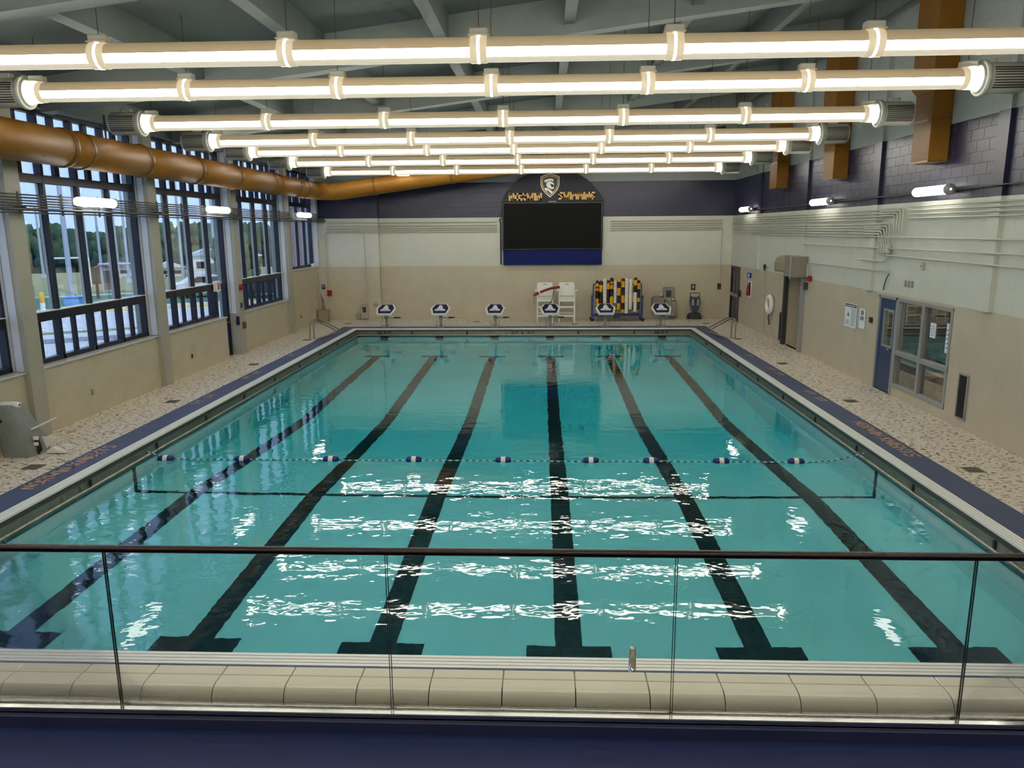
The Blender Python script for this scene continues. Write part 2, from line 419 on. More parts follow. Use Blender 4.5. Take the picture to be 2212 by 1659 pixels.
# ------------------------------------------------------------------ floor
fb = MB(); W1 = 7.09
fb.box(XL-.4, -PH-.2, -2.17, YF+.3, -.25, 0).box(PH+.2, XR+.1, -2.17, YF+.3, -.25, 0)
fb.box(-PH-.2, PH+.2, PLEN+.2, YF+.3, -.25, 0).box(-PH-.2, PH+.2, -2.17, -.2, -.25, 0)
struct(fb.build('floor', DECK), 'cream pool deck with dark pebble flecks around the water', 'floor')

# ------------------------------------------------------------------ walls
BW, BH, JT = 0.4064, 0.2032, 0.004
def block_poly(mb, ax, plane, depth, u0, u1, z0, z1, ch=0.003):
    """a proud block on a wall; ax 'X' means the wall plane is x = plane and depth points into the room"""
    o = [(u0, z0), (u1, z0), (u1, z1), (u0, z1)]; i = [(u0+ch, z0+ch), (u1-ch, z0+ch), (u1-ch, z1-ch), (u0+ch, z1-ch)]
    def P(u, z, d): return (plane+d, u, z) if ax == 'X' else (u, plane+d, z)
    vs = [P(u, z, 0) for u, z in o] + [P(u, z, depth) for u, z in i]
    mb.add(vs, [(4,5,6,7)] + [(k, (k+1) % 4, 4+(k+1) % 4, 4+k) for k in range(4)])
def course(ax, plane, depth, ua, ub, za, zb, holes=()):
    """list of (u0,u1,z0,z1) blocks, running bond, clipped to the range and broken at holes (u0,u1,z0,z1)"""
    res = []; n = max(1, round((zb-za)/BH)); h = (zb-za)/n
    for r in range(n):
        z0, z1 = za + r*h + JT/2, za + (r+1)*h - JT/2; u = math.floor(ua/BW)*BW - (BW/2 if r % 2 else 0)
        while u < ub:
            segs = [(max(u+JT/2, ua), min(u+BW-JT/2, ub))]
            for (h0, h1, g0, g1) in holes:
                if z1 > g0+.01 and z0 < g1-.01:
                    ns = []
                    for a, b in segs:
                        if b <= h0 or a >= h1: ns.append((a, b))
                        else:
                            if a < h0: ns.append((a, h0))
                            if b > h1: ns.append((h1, b))
                    segs = ns
            res += [(a, b, z0, z1) for a, b in segs if b-a > .03]
            u += BW
    return res
def blocks(name, mtl, parent, ax, plane, depth, lst):
    mb = MB()
    for b in lst: block_poly(mb, ax, plane, depth, *b)
    o = mb.build(name, mtl, parent); o['kind'] = 'stuff'; return o
def holed(mb, x0, x1, ua, ub, za, zb, holes):
    """wall slab between x0..x1 with rectangular holes (u,z)"""
    us = sorted({ua, ub} | {h[0] for h in holes} | {h[1] for h in holes}); zs = sorted({za, zb} | {h[2] for h in holes} | {h[3] for h in holes})
    for a, b in zip(us, us[1:]):
        for c, d in zip(zs, zs[1:]):
            mu, mz = (a+b)/2, (c+d)/2
            if not any(h[0] < mu < h[1] and h[2] < mz < h[3] for h in holes): mb.box(x0, x1, a, b, c, d)

# far wall
wf = sroot('wall_far', 'far end wall in beige, white and navy painted block', 'wall')
for mt, za, zb in ((BEIGE, -.25, ZB), (WHITE, ZB, ZWH), (NAVY, ZWH, ZN), (GREYW, ZN, 9.2)):
    g = MB(); g.box(XL-.4, XR+.4, YF+.0012, YF+.3, za, zb)
    if za < ZN: g.box(XL, -6.1, YF-.29, YF+.01, max(za, 0), zb)
    g.build('wall_core', mt, wf)['kind'] = 'stuff'
for nm, mt, za, zb in (('lower_blocks', BEIGE, 0, ZB), ('middle_blocks', WHITE, ZB, ZWH), ('band_blocks', NAVY, ZWH, ZN), ('top_blocks', GREYW, ZN, 9.1)):
    mb = MB()
    for b in course('Y', YF, 0, -6.1, XR, za, zb): block_poly(mb, 'Y', YF+.0012, -.0012, *b)
    if za < ZN:
        for b in course('Y', YF, 0, XL, -6.1, za, zb): block_poly(mb, 'Y', YF-.29, -.003, *b)
        mb.box(-6.1, -6.098+.01, YF-.30, YF, za, zb)
    else:
        for b in course('Y', YF, 0, XL, -6.1, za, zb): block_poly(mb, 'Y', YF+.0012, -.0012, *b)
    o = mb.build(nm, mt, wf); o['kind'] = 'stuff'

# right wall with its openings
DOORS_R = [(24.72, 26.18, 0, 2.2), (17.22, 18.75, 0, 2.3), (11.02, 11.95, 0, 2.19), (8.70, 11.02, .2, 2.19)]
wr = sroot('wall_right', 'right wall in beige, white and navy painted block', 'wall')
for mt, za, zb in ((BEIGE, -.25, ZB), (WHITE, ZB, ZWH), (NAVY, ZWH, ZN), (GREYW, ZN, 9.2)):
    g = MB(); holed(g, XR+.0012, XR+.25, YB, YF, za, zb, [(q[0], q[1], max(q[2], za), min(q[3], zb)) for q in DOORS_R if q[2] < zb and q[3] > za]); g.build('wall_core', mt, wr)['kind'] = 'stuff'
for nm, mt, za, zb in (('lower_blocks', BEIGE, 0, ZB), ('middle_blocks', WHITE, ZB, ZWH), ('top_blocks', GREYW, ZN, 9.1)):
    blocks(nm, mt, wr, 'X', XR+.0012, -.0012, course('X', XR, 0, -2.2 if za == 0 else YB, YF, za, zb, DOORS_R))
band = course('X', XR, 0, YB, YF, ZWH, ZN)
near = sorted([b for b in band if b[0] > 6.2], key=lambda b: b[0])[:300]; ns = set(near)
blocks('band_blocks', NAVY, wr, 'X', XR+.0012, -.006, [b for b in band if b not in ns])
bmesh_cache = {}
for b in near:
    wdt = round(b[1]-b[0], 3)
    if wdt not in bmesh_cache:
        mb = MB(); block_poly(mb, 'X', 0, -.006, 0, wdt, 0, b[3]-b[2]); me = mb.mesh('block', NAVY)
        bmesh_cache[wdt] = me
    link('block', bmesh_cache[wdt], wr, (XR+.0012, b[0], b[2]))
# pilasters on the right wall
for k, yc in enumerate([2.75, 7.65, 12.55, 17.43, 22.3]):
    for nm, mt, za, zb in (('pilaster', BEIGE, 0, ZB), ('pilaster', WHITE, ZB, ZWH), ('pilaster', NAVY, ZWH, ZN), ('pilaster', GREYW, ZN, 8.0)):
        if za == 0 and yc in (17.43,): continue
        if za == 0: continue
        MB().box(XR-.07, XR+.01, yc-.17, yc+.17, za, zb).build(nm, mt, wr)

# left wall : low block walls, columns, reveals
wl = sroot('wall_left', 'left window wall with beige low block wall and columns', 'wall')
BAYS = []
for k, (ya, yb) in enumerate(zip(COLY, COLY[1:])):
    a, b = ya+.21, yb-.21
    if b > YF: b = 25.75
    BAYS.append((a, b))
XG = -8.93
for (a, b) in BAYS:
    if a < -3: continue
    top = 2.25 if a > 21 else 1.22
    e = 16.03 if 12 < a < 13 else b
    MB().box(-9.05, XL-.006, a-.05, e+(.05 if e == b else 0), -.25, top).build('low_wall', COLUMN, wl)
    mb = MB()
    for q in course('X', XL, 0, a, e, 0, top): block_poly(mb, 'X', XL-.006, .0014, *q)
    o = mb.build('low_blocks', BEIGE, wl); o['kind'] = 'stuff'
    s = MB().bbox(-8.92, XL+.035, a, e, top, top+.04, .008).build('window_sill', SILL, wl)
MB().box(-9.05, XL-.02, YB, YF, 6.02, 6.75).build('window_header', RAFTER, wl)
MB().box(-9.05, XL-.01, YB, -2.7, -.25, 6.7).build('back_section', BEIGE, wl)
MB().box(-9.05, XL+.0, 25.75, YF, 0, 6.6).build('corner_pier', REVEAL, wl)
for yc in COLY[2:-1]:
    MB().box(-9.1, -8.52, yc-.21, yc+.21, 0, 6.1).build('column', COLUMN, wl)
    g = MB(); g.box(-8.92, -8.76, yc-.225, yc-.209, 1.27, 6.02); g.box(-8.735, -8.60, yc-.235, yc-.209, 1.27, 6.02); g.build('reveal_panel', REVEAL, wl)
    g = MB(); g.box(-8.6, -8.5, yc-.216, yc-.209, 0, 5.9).build('column_edge', COLUMN, wl)

# back wall behind the gallery
MBk = MB().box(XL-.4, XR+.3, YB-.3, YB, -.25, 9.2).build('wall_back', BEIGE); struct(MBk, 'beige back wall behind the spectator gallery', 'wall')

# ------------------------------------------------------------------ ceiling
ce = sroot('ceiling', 'grey sloping roof with deep rafters and ribs', 'ceiling')
def slab(name, x0, x1, y0, y1, d0, d1, mt, par):
    vs = [(x, y, roof(x)+d) for d in (d0, d1) for y in (y0, y1) for x in (x0, x1)]
    return MB().add(vs, [(0,2,3,1),(4,5,7,6),(0,1,5,4),(2,6,7,3),(0,4,6,2),(1,3,7,5)]).build(name, mt, par)
slab('roof_deck', XL-.5, XR+.4, YB-.3, YF+.3, .62, .85, CEIL, ce)
RAFY = [3.48 + 5.12*k for k in range(-3, 5)]
for y in RAFY: slab('rafter', XL, XR, y-.16, y+.16, 0, .64, RAFTER, ce)
ends = [YB] + RAFY + [YF]
for x in [-5.54 + 2.26*k for k in range(7)]:
    for ya, yb in zip(ends, ends[1:]):
        a = ya + (.16 if ya in RAFY else 0); b = yb - (.16 if yb in RAFY else 0)
        if b > -5: slab('rib', x-.10, x+.10, a, b, .16, .64, RIB, ce)

# ------------------------------------------------------------------ pool
pool = thing('swimming_pool', 'six-lane indoor pool with dark lane lines and steel gutters', 'pool')
def floor_z(y):
    pts = [(0, -1.52), (6.35, -1.72), (12.6, -3.15), (23, -3.25)]
    for (a, za), (b, zb) in zip(pts, pts[1:]):
        if y <= b: return za + (zb-za)*(y-a)/(b-a)
    return pts[-1][1]
g = MB(); ys = [0, 6.35, 12.6, PLEN]
vs = [(x, y, floor_z(y)) for y in ys for x in (-PH, PH)]
g.add(vs, [(2*i, 2*i+1, 2*i+3, 2*i+2) for i in range(3)])
for sx_ in (-PH, PH):
    vs = [(sx_, y, z) for y in ys for z in (floor_z(y), -.27)]
    g.add(vs, [(2*i, 2*i+2, 2*i+3, 2*i+1) for i in range(3)])
for y in (0, PLEN): g.add([(-PH, y, floor_z(y)), (PH, y, floor_z(y)), (PH, y, -.27), (-PH, y, -.27)], [(0,1,2,3)])
g.build('pool_shell', POOLF, pool)
# lane lines, each with its two end bars
for i in range(6):
    x = (i-2.5)*2.134; g = MB(); hw = .155; e = .006
    st = [1.5, 6.35, 12.6, 21.5]
    vs = [(x+s*hw, y, floor_z(y)+e) for y in st for s in (-1, 1)]
    g.add(vs, [(2*k, 2*k+1, 2*k+3, 2*k+2) for k in range(3)])
    for y, bd in ((1.42, .36), (21.25, .26)):
        g.add([(x+a*.48, y+b*bd, floor_z(y+b*bd)+e+.001) for a, b in ((-1,0),(1,0),(1,1),(-1,1))], [(0,1,2,3)])
    g.build('lane_line', POOLL, pool)
    # wall target at both ends
    for y, s in ((PLEN-.006, -1), (.006, 1)):
        t = MB(); t.box(x-.15, x+.15, min(y, y+s*.01), max(y, y+s*.01), -1.2, -.235); t.build('wall_target', mat('target_black', (12, 14, 16), 0.4), pool)
# floor break line and its marks up the walls
g = MB(); g.add([(a*PH, 6.32+b*.1, floor_z(6.35)+.008) for a, b in ((-1,0),(1,0),(1,1),(-1,1))], [(0,1,2,3)]); g.build('break_line', POOLL, pool)
for s in (-1, 1): MB().box(s*PH-.006, s*PH+.006, 6.32, 6.42, -1.72, -.33).build('break_mark', POOLL, pool)
# gutter: grate slats, channel, panels, lip on the four sides
def side_map(side):
    # local (t along, d outwards from the pool edge, z) -> world ; length
    if side == 'left': return (lambda t, d, z: Vector((-PH-d, t, z))), 0, PLEN
    if side == 'right': return (lambda t, d, z: Vector((PH+d, t, z))), 0, PLEN
    if side == 'far': return (lambda t, d, z: Vector((t, PLEN+d, z))), -PH, PH
    return (lambda t, d, z: Vector((t, -d, z))), -PH, PH
def lbox(mb, fn, t0, t1, d0, d1, z0, z1):
    vs = [fn(t, d, z) for z in (z0, z1) for d in (d0, d1) for t in (t0, t1)]
    return mb.add(vs, [(0,2,3,1),(4,5,7,6),(0,1,5,4),(2,6,7,3),(0,4,6,2),(1,3,7,5)])
for side in ('left', 'right', 'far', 'near'):
    fn, a, b = side_map(side); ext = .2
    lbox(MB(), fn, a-ext, b+ext, .02, .2, -.26, -.045).build('gutter_trough', TROUGHSHADE, pool)  # near-black fill paints the shade inside the gutter
    for k in range(4):
        d = k*.05
        lbox(MB(), fn, a-(d if side in ('left','right') else d), b+d, d+.003, d+.040, -.03, .004).build('grate_slat', GRATE, pool)
    lbox(MB(), fn, a, b, -.004, .03, -.10, -.03).build('gutter_shade_strip', mat('gutter_shade_strip', (92, 90, 80), .4, metal=.6), pool)  # dark strip stands for the shaded gutter opening
    # stainless panels with joints
    if side in ('left', 'right'): cuts = [a] + [2.95 + 2.12*k for k in range(-1, 9)] + [b]; cuts = sorted(set(max(a, min(b, c)) for c in cuts))
    else: cuts = [a] + [(k-2)*2.134 for k in range(5)] + [b]
    for p, q in zip(cuts, cuts[1:]):
        lbox(MB(), fn, p+.012, q-.012, -.012, .015, -.225, -.10).build('gutter_panel', STEEL, pool)
    for p in cuts[1:-1]:
        lbox(MB(), fn, p-.025, p+.025, -.03, .02, -.20, -.10).build('joint_bracket', BLACK, pool)
    m_ = MB(); m_.path([fn(a, -.012, -.245), fn(b, -.012, -.245)], .03, 10); m_.build('gutter_lip', STEEL, pool)
    lbox(MB(), fn, a, b, -.003, .02, -.40, -.22).build('waterline_band', mat('waterline', (70, 120, 124), .4), pool)
    # coping strip
    c0, c1 = .2, .69
    lbox(MB(), fn, a-(c1 if side in ('far',) else (c0 if side in ('left', 'right') else c1)), b+(c1 if side in ('far',) else (c0 if side in ('left','right') else c1)), c0, c1, -.04, .006).build('coping', COPING, pool)
# lettering on the coping and depth marks
def ground_M(x, y, flip):
    # text lying on the deck, letter tops pointing away from the water
    s_ = -1 if flip else 1
    return Matrix(((0, 0, -s_, x), (s_, 0, 0, y), (0, -1, 0, .0065), (0, 0, 0, 1)))
text('NORWIN KNIGHTS', .2, .035, .003, TAN, pool, ground_M(-6.80, 4.3, False), total=2.36)
text('NORWIN KNIGHTS', .2, .035, .003, TAN, pool, ground_M(6.80, 8.5, True), total=2.36)
for y in (9.9, 10.55, 12.8, 13.5, 16.4): text('5 FT' if y < 12 else '9 FT', .14, .03, .003, TAN, pool, ground_M(-6.84, y, False), total=.42)
for y in (10.7, 11.4, 13.7, 14.4, 16.6): text('5 FT' if y < 12 else '9 FT', .14, .03, .003, TAN, pool, ground_M(6.84, y, True), total=.42)
for x in (-5.6, 5.05): text('12 FT', .085, .018, .004, BLACK, pool, Matrix.Translation((x, PLEN-.014, -.19)), total=.55)
for x in (-.42, .2): text('12 FT', .08, .018, .004, BLACK, pool, Matrix.Translation((x, PLEN-.014, -.19)), total=.28)
# water
wt = MB().box(-PH-.006, PH+.006, -.006, PLEN+.006, -3.4, ZW).build('pool_water', WATER)
tag(wt, 'clear turquoise water filling the six lane pool', 'water', kind='stuff')

# safety rope with floats
rope = thing('safety_rope', 'blue and white safety rope with floats across the pool', 'rope', (0, 6.78, ZW))
fx = [-6.02, -4.617, -3.013, -1.52, .072, 1.621, 2.678, 3.897, 5.186]
pts = [(-6.42, .06, .15)] + [(-6.0, 0, .03)] + [(-5.4 + .6*k, .01*math.sin(k), .012) for k in range(19)] + [(5.9, .06, .03), (6.42, .12, .15)]
ra, rb = MB(), MB()
def lerp_path(pts, step):
    out = []
    for p, q in zip(pts, pts[1:]):
        p, q = Vector(p), Vector(q); n = max(1, int((q-p).length/step))
        out += [p + (q-p)*k/n for k in range(n)]
    return out + [Vector(pts[-1])]
lp = lerp_path(pts, .055)
for k, (p, q) in enumerate(zip(lp, lp[1:])): (ra if k % 2 else rb).cyl(p, q, .011, 6, cap=False)
ra.build('white_strand', ROPEW, rope); rb.build('blue_strand', ROPEB, rope)
for x in fx:
    fo = MB().lathe([(.012,-.14),(.045,-.135),(.062,-.10),(.064,-.04),(.064,.04),(.062,.10),(.045,.135),(.012,.14)], (x, 0, .02), 'X', 14).build('float', FLOATB, rope)
    MB().lathe([(.0655,-.04),(.0675,-.035),(.0675,.035),(.0655,.04)], (x, 0, .02), 'X', 14).build('float_band', PLASTW, fo)

# ------------------------------------------------------------------ gallery: parapet, glass, floor
gz = 1.227
wg = sroot('wall_gallery', 'cream glazed tile parapet along the pool end', 'wall')
MB().box(XL, XR, -2.326, -2.176, -.2, gz-.008).build('parapet_core', GROUT, wg)
MB().box(XL, XR, -2.395, -2.326, -.2, 1.055).build('parapet_foot', GROUT, wg)
prof = [(-2.262, gz-.05), (-2.262, gz)] + [(-2.327 - .075*math.sin(t), gz - .075 + .075*math.cos(t)) for t in [k*math.pi/2/10 for k in range(11)]] + [(-2.402, 1.06), (-2.33, 1.06), (-2.33, gz-.08)]
tw = .4064; jt = .006
tf = MB(); tf.prism([(y, z) for y, z in prof], 0, tw-jt, 'X'); me_b = tf.mesh('bullnose_tile', TILE)
tb = MB(); tb.bbox(0, tw-jt, -2.254, -2.168, gz-.04, gz, .003); me_t = tb.mesh('cap_tile', TILE)
import bmesh
for me in (me_b, me_t):
    bm = bmesh.new(); bm.from_mesh(me); bmesh.ops.recalc_face_normals(bm, faces=bm.faces); bm.to_mesh(me); bm.free()
x0t = .545 - tw*23
for k in range(44):
    xx = x0t + k*tw
    if xx < XL or xx+tw > XR: continue
    link('bullnose_tile', me_b, wg, (xx, 0, 0)); link('cap_tile', me_t, wg, (xx, 0, 0))
# pool-side face of the parapet: joined courses
mb = MB()
for q in course('Y', 0, 0, XL, XR, 0, gz-.05): block_poly(mb, 'Y', -2.176, .010, *q)
o = mb.build('face_blocks', BEIGE, wg); o['kind'] = 'stuff'
gf = MB().box(XL-.2, XR+.2, YB, -2.52, .8, 1.06).build('floor_gallery', GALF); struct(gf, 'dark blue painted floor of the spectator gallery', 'floor')
cu = MB().bbox(XL, XR, -2.52, -2.396, .9, 1.125, .006).build('trim_1', CURB); struct(cu, 'dark navy kerb under the glass balustrade', 'kerb')
bal = thing('glass_balustrade', 'frameless glass balustrade with slim dark chrome handrail', 'balustrade', (0, -2.45, 1.125))
ch = MB(); ch.bbox(XL+.01, XR-.01, -.05, -.012, 0, .035, .004); ch.bbox(XL+.01, XR-.01, .012, .04, 0, .035, .004); ch.box(XL+.01, XR-.01, -.05, .04, -.002, .012)
ch.build('base_channel', CHROME, bal)
seams = [-.055 + 1.513*k for k in range(-5, 6)]
seams = [XL+.02] + [s for s in seams if XL+.3 < s < XR-.3] + [XR-.02]
for a, b in zip(seams, seams[1:]):
    gp = MB().box(a+.006, b-.006, -.006, .006, .012, .948).build('glass_panel', RAILG, bal)
    for e0 in (a+.004, b-.007): MB().box(e0, e0+.003, -.0055, .0055, .035, .945).build('panel_edge', GEDGE, gp)
hr = MB(); hr.lathe([(.021, XL+.01), (.021, XR-.01)], (0, 0, .955), 'X', 20); hr.build('handrail', mat('dark_chrome', (74, 68, 66), .2, metal=1.0), bal)

# chrome post by the near gutter
ps = MB(); ps.lathe([(0, .30), (.018, .296), (.028, .285), (.031, .265), (.031, .01), (.05, .01), (.05, 0)], (1.52, -.32, .0065), 'Z', 16)
tag(ps.build('anchor_post', CHROME), 'short chrome post standing behind the cream tile parapet', 'post')

# ------------------------------------------------------------------ tubular lights
TY = [3.877, 6.279, 9.860, 13.066, 15.635, 19.076, 23.102]
TX0, TS, TZ, TR = -7.205, 2.394, 5.909, .148
def arc_tube(x0, x1, r, n=32):
    """tube along X with three material zones round its section"""
    mb = MB()
    for k in range(n):
        a0, a1 = 2*math.pi*k/n, 2*math.pi*(k+1)/n; mid = math.degrees((a0+a1)/2)
        phi = mid if mid <= 180 else 360-mid
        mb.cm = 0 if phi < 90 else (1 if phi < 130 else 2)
        P = lambda x, a: (x, -r*math.sin(a), r*math.cos(a))
        mb.add([P(x0, a0), P(x1, a0), P(x1, a1), P(x0, a1)], [(0,1,2,3)], True)
    mb.cm = 0
    return mb
ORD = ['nearest tubular ceiling light, running past both edges of the photo', 'second nearest long tubular ceiling light with ribbed end housings',
       'third nearest long tubular ceiling light above the pool', 'fourth tubular ceiling light from the gallery, middle of the seven',
       'fifth tubular ceiling light from the gallery', 'sixth tubular ceiling light, next to the farthest one', 'farthest tubular ceiling light, just above the scoreboard']
def make_tube(y):
    root = thing('tubular_light', ORD[0], 'light fixture', (0, y, TZ), 0, 'tubular lights across the ceiling')
    x1 = TX0 + 6*TS
    for k in range(6):
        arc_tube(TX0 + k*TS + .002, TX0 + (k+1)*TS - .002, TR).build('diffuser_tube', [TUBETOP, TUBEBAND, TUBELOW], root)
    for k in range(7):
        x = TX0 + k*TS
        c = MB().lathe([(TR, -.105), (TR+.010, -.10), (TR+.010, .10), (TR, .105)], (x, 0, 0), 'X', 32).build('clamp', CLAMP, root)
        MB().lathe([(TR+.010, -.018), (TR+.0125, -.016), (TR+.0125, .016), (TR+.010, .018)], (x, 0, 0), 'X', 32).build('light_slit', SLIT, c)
        g = MB(); g.bbox(x-.115, x+.115, -.07, .07, TR+.012, TR+.10, .012); g.box(x-.13, x+.13, -.085, .085, TR+.004, TR+.02); g.build('hanger_bracket', HOUSE, c)
        MB().cyl((x, 0, TR+.10), (x, 0, roof(x)+.62-TZ), .006, 5).build('hanger_wire', PIPED, root)
    for s in (-1, 1):
        xe = TX0 if s < 0 else x1
        MB().lathe([(TR+.012, s*.0), (TR+.014, s*.06), (TR-.02, s*.13), (.02, s*.14)], (xe + s*.02, 0, 0), 'X', 28).build('tube_end', TUBEEND, root)
        MB().lathe([(.14, s*.10), (.17, s*.12), (.20, s*.115), (.205, s*.15), (.25, s*.14), (.262, s*.165), (.255, s*.21), (.1, s*.215)], (xe + s*.04, 0, 0), 'X', 30).build('end_flange', FLANGE, root)
        h = MB(); h.lathe([(.10, 0), (.215, .0), (.225, .02), (.225, .56), (.19, .60), (.02, .61)] if s > 0 else [(.10, 0), (.215, 0), (.225, -.02), (.225, -.56), (.19, -.60), (.02, -.61)], (xe + s*.25, 0, 0), 'X', 28)
        h.bbox(xe + s*.5 - .09, xe + s*.5 + .09, -.07, .07, .21, .29, .01)
        ho = h.build('end_housing', HOUSE, root)
        lo, hi = sorted((xe + s*.30, xe + s*.80))
        for q in range(9):
            a = math.radians(58 + q*9.5)
            M = Matrix.Translation((0, -.226*math.sin(a), .226*math.cos(a))) @ Matrix.Rotation(a - math.pi/2, 4, 'X')
            MB().box(lo, hi, -.010, .003, -.0065, .0065, M).build('louver', LOUV, ho)
    return root
tube0 = make_tube(TY[0])
for k in range(1, 7): copy_tree(tube0, (0, TY[k], TZ), None, ORD[k])
# row goes on above the picture; rear two unseen, added to light the kerb
copy_tree(tube0, (0, .7, TZ), None, 'tubular ceiling light over the near pool edge, above the frame'); copy_tree(tube0, (0, -1.4, TZ), None, 'tubular ceiling light over the glass balustrade, above the frame'); copy_tree(tube0, (0, -5.0, TZ), None, 'added unseen tubular light over the gallery, behind the viewer'); copy_tree(tube0, (0, -8.6, TZ), None, 'added unseen rearmost tubular light over the gallery')

# ------------------------------------------------------------------ wall lamps
def make_wlamp(x, y0, y1, z, side, label):
    t = thing('strip_lamp', label, 'light fixture', (x, (y0+y1)/2, z), 0, 'white wall lamps on both long walls')
    h = (y1-y0)/2
    MB().lathe([(.0, -h), (.05, -h+.005), (.085, -h+.05), (.09, -h+.10), (.09, h-.08), (.085, h-.06), (.02, h-.055)], (0, 0, 0), 'Y', 18).build('lens', WLAMP, t)
    g = MB(); g.lathe([(.02, h-.055), (.10, h-.06), (.105, h-.04), (.105, h), (.02, h+.01)] if side < 0 else [(.02, -h+.03), (.10, -h+.03), (.105, -h+.0), (.105, -h-.05), (.02, -h-.06)], (0, 0, 0), 'Y', 16)
    g.build('end_cap', PLASTG, t)
    d = -1 if side < 0 else 1
    g = MB(); g.bbox(*sorted((d*.075, d*.115)), -h+.05, h-.05, -.07, .07, .008)
    g.build('back_plate', PLASTG, t)
    wall = (XL if side < 0 else XR)
    g = MB()
    if side > 0:
        for yy in (-h*.6, h*.6): MB().box(.10, wall-x-.002, yy-.02, yy+.02, -.02, .02).build('bracket', PIPED, t)
    return t
for (y0, y1), lb in zip([(8.56, 9.9), (14.47, 15.8), (22.2, 23.6)], ['white wall lamp over the nearest left window', 'white wall lamp over the middle left window with door', 'white wall lamp over the farthest left window']):
    make_wlamp(-8.2, y0, y1, 4.32, -1, lb)
for (y0, y1), lb in zip([(8.9, 10.25), (14.94, 16.36), (22.8, 24.25)], ['white wall lamp nearest the camera on the right wall', 'middle white wall lamp on the right wall', 'farthest white wall lamp on the right wall near corner']):
    make_wlamp(8.4, y0, y1, 4.41, 1, lb)

for x, z, lb in ((-4.55, 5.82, 'small strip lamp glowing beside the ochre duct at far left'), (.25, 5.88, 'small strip lamp above the scoreboard header'), (4.85, 5.92, 'small strip lamp above the far wall right of scoreboard')):
    t = thing('strip_lamp', lb, 'light fixture', (x, 23.72, z), 0, 'small strip lamps by the far wall')
    MB().lathe([(0, -.24), (.04, -.235), (.06, -.2), (.06, .2), (.04, .235), (0, .24)], (0, 0, 0), 'X', 14).build('lens', WLAMP, t)
    MB().bbox(-.22, .22, -.05, .05, .05, .08, .006).build('back_plate', PLASTG, t)
    for q in (-.15, .15): MB().cyl((q, 0, .08), (q, 0, roof(x+q)+.62-z), .006, 6).build('hanger_rod', PIPED, t)
for x, lb in ((-4.5, 'strip lamp above the left of the gallery'), (0.0, 'strip lamp above the middle of the gallery'), (4.7, 'strip lamp above the right of the gallery')):
    t = thing('strip_lamp', lb, 'light fixture', (x, -2.7, roof(x)-.25), 0, 'strip lamps above the gallery')
    MB().lathe([(0, -.66), (.05, -.655), (.085, -.6), (.09, -.55), (.09, .55), (.085, .6), (.05, .655), (0, .66)], (0, 0, 0), 'X', 18).build('lens', WLAMP, t)
    MB().bbox(-.6, .6, -.07, .07, .08, .12, .008).build('back_plate', PLASTG, t)
    for q in (-.4, .4): MB().cyl((q, 0, .12), (q, 0, .25+.62+K*q), .008, 6).build('hanger_rod', PIPED, t)

# ------------------------------------------------------------------ ducts
du = thing('round_duct', 'long ochre round air duct along the window wall turning at the far end', 'air duct', (-7.95, 0, 5.24))
DR = .33
cuts = [-6, -2.4, 1.2, 4.6, 7.87, 10.59, 13.13, 15.63, 18.46, 21.0, 23.4]
for a, b in zip(cuts, cuts[1:]):
    MB().lathe([(DR-.01, a+.01), (DR, a+.02), (DR, b-.02), (DR-.01, b-.01)], (0, 0, 0), 'Y', 40).build('duct_section', YELLOW, du)
for y in cuts[1:-1] + [8.39, 19.04, 21.92]:
    MB().lathe([(DR-.01, -.04), (DR+.022, -.035), (DR+.026, 0), (DR+.022, .035), (DR-.01, .04)], (0, y, 0), 'Y', 40).build('duct_ring', YRING, du)
# mitred elbow and the sloping run along the far wall
EY = 24.25
def ring_at(c, d, r, n=40):
    d = Vector(d).normalized(); w = Vector((0, 0, 1)); u = d.cross(w).normalized(); w2 = u.cross(d)
    return [Vector(c) + (u*math.cos(2*math.pi*k/n) + w2*math.sin(2*math.pi*k/n))*r for k in range(n)]
def sweep(mb, rings):
    n = len(rings[0]); vs = [v for rg in rings for v in rg]
    mb.add(vs, [(i*n+k, i*n+(k+1) % n, (i+1)*n+(k+1) % n, (i+1)*n+k) for i in range(len(rings)-1) for k in range(n)], True); return mb
dirs = []
R0 = .7
for k in range(5):
    a = math.radians(90*k/4); c = Vector((R0 - R0*math.cos(a), EY - R0 + R0*math.sin(a) + .0, 0)); dirs.append((c, (math.sin(a), math.cos(a), .13*math.sin(a))))
for (c0, d0), (c1, d1) in zip(dirs, dirs[1:]): sweep(MB(), [ring_at(c0, d0, DR), ring_at(c1, d1, DR)]).build('elbow_gore', YELLOW, du)
MB().lathe([(DR, 23.39), (DR, EY-R0+.0)], (0, 0, 0), 'Y', 40).build('duct_section', YELLOW, du)
xs = [R0, 2.2, 5.2, 8.4, 11.6, 15.6]
for a, b in zip(xs, xs[1:]):
    d = (1, 0, .13); sweep(MB(), [ring_at((a, EY, (a-R0)*.13), d, DR), ring_at((b-.01, EY, (b-.01-R0)*.13), d, DR)]).build('duct_section', YELLOW, du)
    sweep(MB(), [ring_at((b-.05, EY, (b-.05-R0)*.13), d, DR-.01), ring_at((b-.04, EY, (b-.04-R0)*.13), d, DR+.018), ring_at((b+.02, EY, (b+.02-R0)*.13), d, DR+.018), ring_at((b+.03, EY, (b+.03-R0)*.13), d, DR-.01)]).build('duct_ring', YRING, du)
for y in (9.4, 14.2, 19.7):
    g = MB(); g.box(-.012, .012, y-.02, y+.02, DR, roof(-7.95)-5.24); g.build('duct_strap', PIPED, du)
